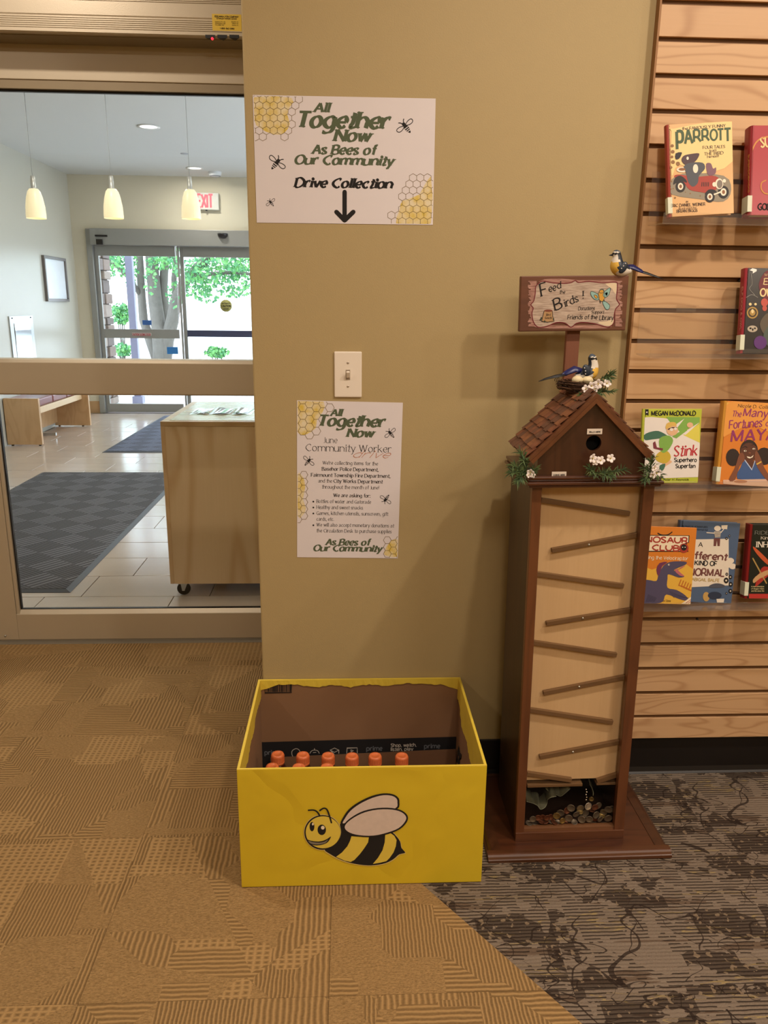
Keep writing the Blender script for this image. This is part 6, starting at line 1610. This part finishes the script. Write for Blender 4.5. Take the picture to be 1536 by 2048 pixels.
# nest
nc = onY(1162, 771, -.210)
nest = thing('twig_nest', 'round twig bird nest resting on the ridge of the shingled roof', 'nest', tuple(nc))
TW = [mat('dark_twig', '3a2518', .9, var=.3), mat('brown_twig', '5a3d26', .9, var=.3)]
b = MB(); rn = random.Random(11)
for k in range(230):
    a0 = rn.uniform(0, 2 * PI); ln = rn.uniform(.5, 1.5); ring = rn.uniform(0, 2 * PI); rm = rn.uniform(.4, 1) * .0125
    Rr = .040 + rm * math.cos(ring); zz = rm * math.sin(ring) * 1.1 + rn.uniform(-.002, .002)
    pts = [(nc.x + (Rr + .002 * math.sin(3 * t_ + k)) * math.cos(a0 + ln * t_ / 4) * 1.12, nc.y + Rr * math.sin(a0 + ln * t_ / 4) * .95, nc.z + zz + rn.uniform(-.0015, .0015)) for t_ in range(5)]
    b.tube(pts, rn.uniform(.0005, .0011), 4, mi=rn.randrange(2), caps=False)
for k in range(14):
    a0 = rn.uniform(0, 2 * PI); b.tube([(nc.x + .045 * math.cos(a0), nc.y + .04 * math.sin(a0), nc.z), (nc.x + .055 * math.cos(a0 + .2), nc.y + .05 * math.sin(a0 + .2), nc.z + rn.uniform(-.006, .016))], .0006, 4, mi=0, caps=False)
b.build('twigs', TW, nest, W=True, kind='stuff', fix=False)
MB().lathe([(0, -.010), (.03, -.009), (.045, -.002), (.046, .004)], tuple(nc), 20, caps=False).build('nest_cup', TW[0], nest, W=True, fix=False)
EGG = mat('cream_egg', 'd9c9a0', .5, var=.05)
for (px, py, lb) in ((1155, 760, 'pale cream egg at the left in the twig nest'), (1175, 761, 'pale cream egg at the right in the twig nest, under the bird')):
    q = onY(px, py, -.233); e = MB().ball((0, 0, 0), (.0135, .011, .010), 16, 12).build('egg', EGG); e.location = q; tag(e, lb, 'egg', 'eggs in the nest')
# blossoms and needles
PET = mat('white_silk_petal', 'e6dcd6', .7); NDL = [mat('dark_green_needles', '3c5232', .7, var=.2), mat('mid_green_needles', '5b7142', .7, var=.2)]; PST = mat('yellow_stamen', 'c8b44a', .6)
def blossom(parent, c_, size, face=Vector((0, -1, .25))):
    b = MB(); q_ = face.normalized().to_track_quat('Z', 'Y').to_matrix()
    a0 = rn.uniform(0, 2)
    for k in range(5):
        a = a0 + k * 2 * PI / 5; ctr = Vector((math.cos(a) * size * .52, math.sin(a) * size * .52, size * .12 * (k % 2)))
        Mr = q_ @ Matrix.Rotation(a, 3, 'Z') @ Matrix.Rotation(-.45, 3, 'Y')
        b.ball(tuple(Vector(c_) + q_ @ ctr), (size * .5, size * .40, size * .10), 8, 6, M=Mr)
    f_ = b.build('blossom', PET, parent, W=True)
    MB().ball(tuple(Vector(c_) + q_ @ Vector((0, 0, size * .15))), size * .14, 6, 5).build('stamen', PST, f_, W=True)
def needles(parent, stems, n, ln, spread=.9):
    b = MB()
    for (p0, p1) in stems:
        p0, p1 = Vector(p0), Vector(p1); b.tube([p0, (p0 + p1) / 2 + Vector((0, 0, .003)), p1], .0008, 4, mi=0, caps=False); d = (p1 - p0).normalized()
        for k in range(n):
            t_ = rn.random(); s_ = p0.lerp(p1, t_); v = (d + Vector((rn.gauss(0, spread), rn.gauss(0, spread * .6), rn.gauss(0, spread)))).normalized() * ln * rn.uniform(.6, 1.1)
            w_ = v.cross(Vector((0, 1, 0))).normalized() * .0011
            mid = s_ + v * .55 + Vector((0, 0, .0015))
            b.add([s_ - w_ * .5, s_ + w_ * .5, mid + w_, mid - w_, s_ + v], [(0, 1, 2, 3), (3, 2, 4)], rn.randrange(2))
    b.build('needles', NDL, parent, W=True, kind='stuff', fix=False)
def sprig(label, Y, stems, blossoms, n, ln, bs=.0095):
    q = onY(*stems[0][0], Y); o_ = thing('flower_sprig', label, 'artificial flowers', tuple(q), group='artificial sprigs on the tower')
    needles(o_, [(onY(*a_, Y), onY(*b_, Y - .01)) for a_, b_ in stems], n, ln)
    for (x, y, s_) in blossoms: blossom(o_, onY(x, y, Y - .012), bs * s_, Vector((rn.uniform(-.4, .4), -1, rn.uniform(-.1, .5))))
    return o_
sprig('bushy green sprig with one white blossom at the left eave of the birdhouse', -.330, [((1052, 950), (1042, 905)), ((1052, 950), (1025, 930)), ((1050, 948), (1022, 945)), ((1050, 950), (1070, 940)), ((1048, 948), (1036, 962)), ((1050, 945), (1048, 915))], [(1061, 945, 1), (1057, 950, .8), (1065, 950, .8)], 60, .022)
sprig('flat green sprig with three white blossoms below the round hole', -.344, [((1180, 950), (1215, 944)), ((1205, 948), (1248, 940)), ((1190, 950), (1178, 935)), ((1200, 948), (1225, 952))], [(1185, 917, 1.25), (1201, 921, 1.15), (1221, 917, 1.15), (1190, 924, .9)], 45, .020)
sprig('green sprig with starry white blossom at the right foot of the birdhouse', -.344, [((1298, 948), (1290, 962)), ((1298, 945), (1318, 950)), ((1300, 945), (1304, 915)), ((1300, 945), (1288, 935))], [(1313, 946, 1.2), (1309, 936, 1.0), (1306, 950, .9)], 36, .022)
sprig('green sprig with three white blossoms tucked into the front of the nest', -.270, [((1165, 788), (1200, 785)), ((1195, 786), (1226, 782)), ((1168, 786), (1155, 797)), ((1205, 756), (1224, 748)), ((1200, 758), (1222, 757))], [(1172, 778, 1.1), (1183, 772, 1.15), (1196, 768, 1.25), (1214, 767, 1.1), (1190, 778, .9)], 34, .018)
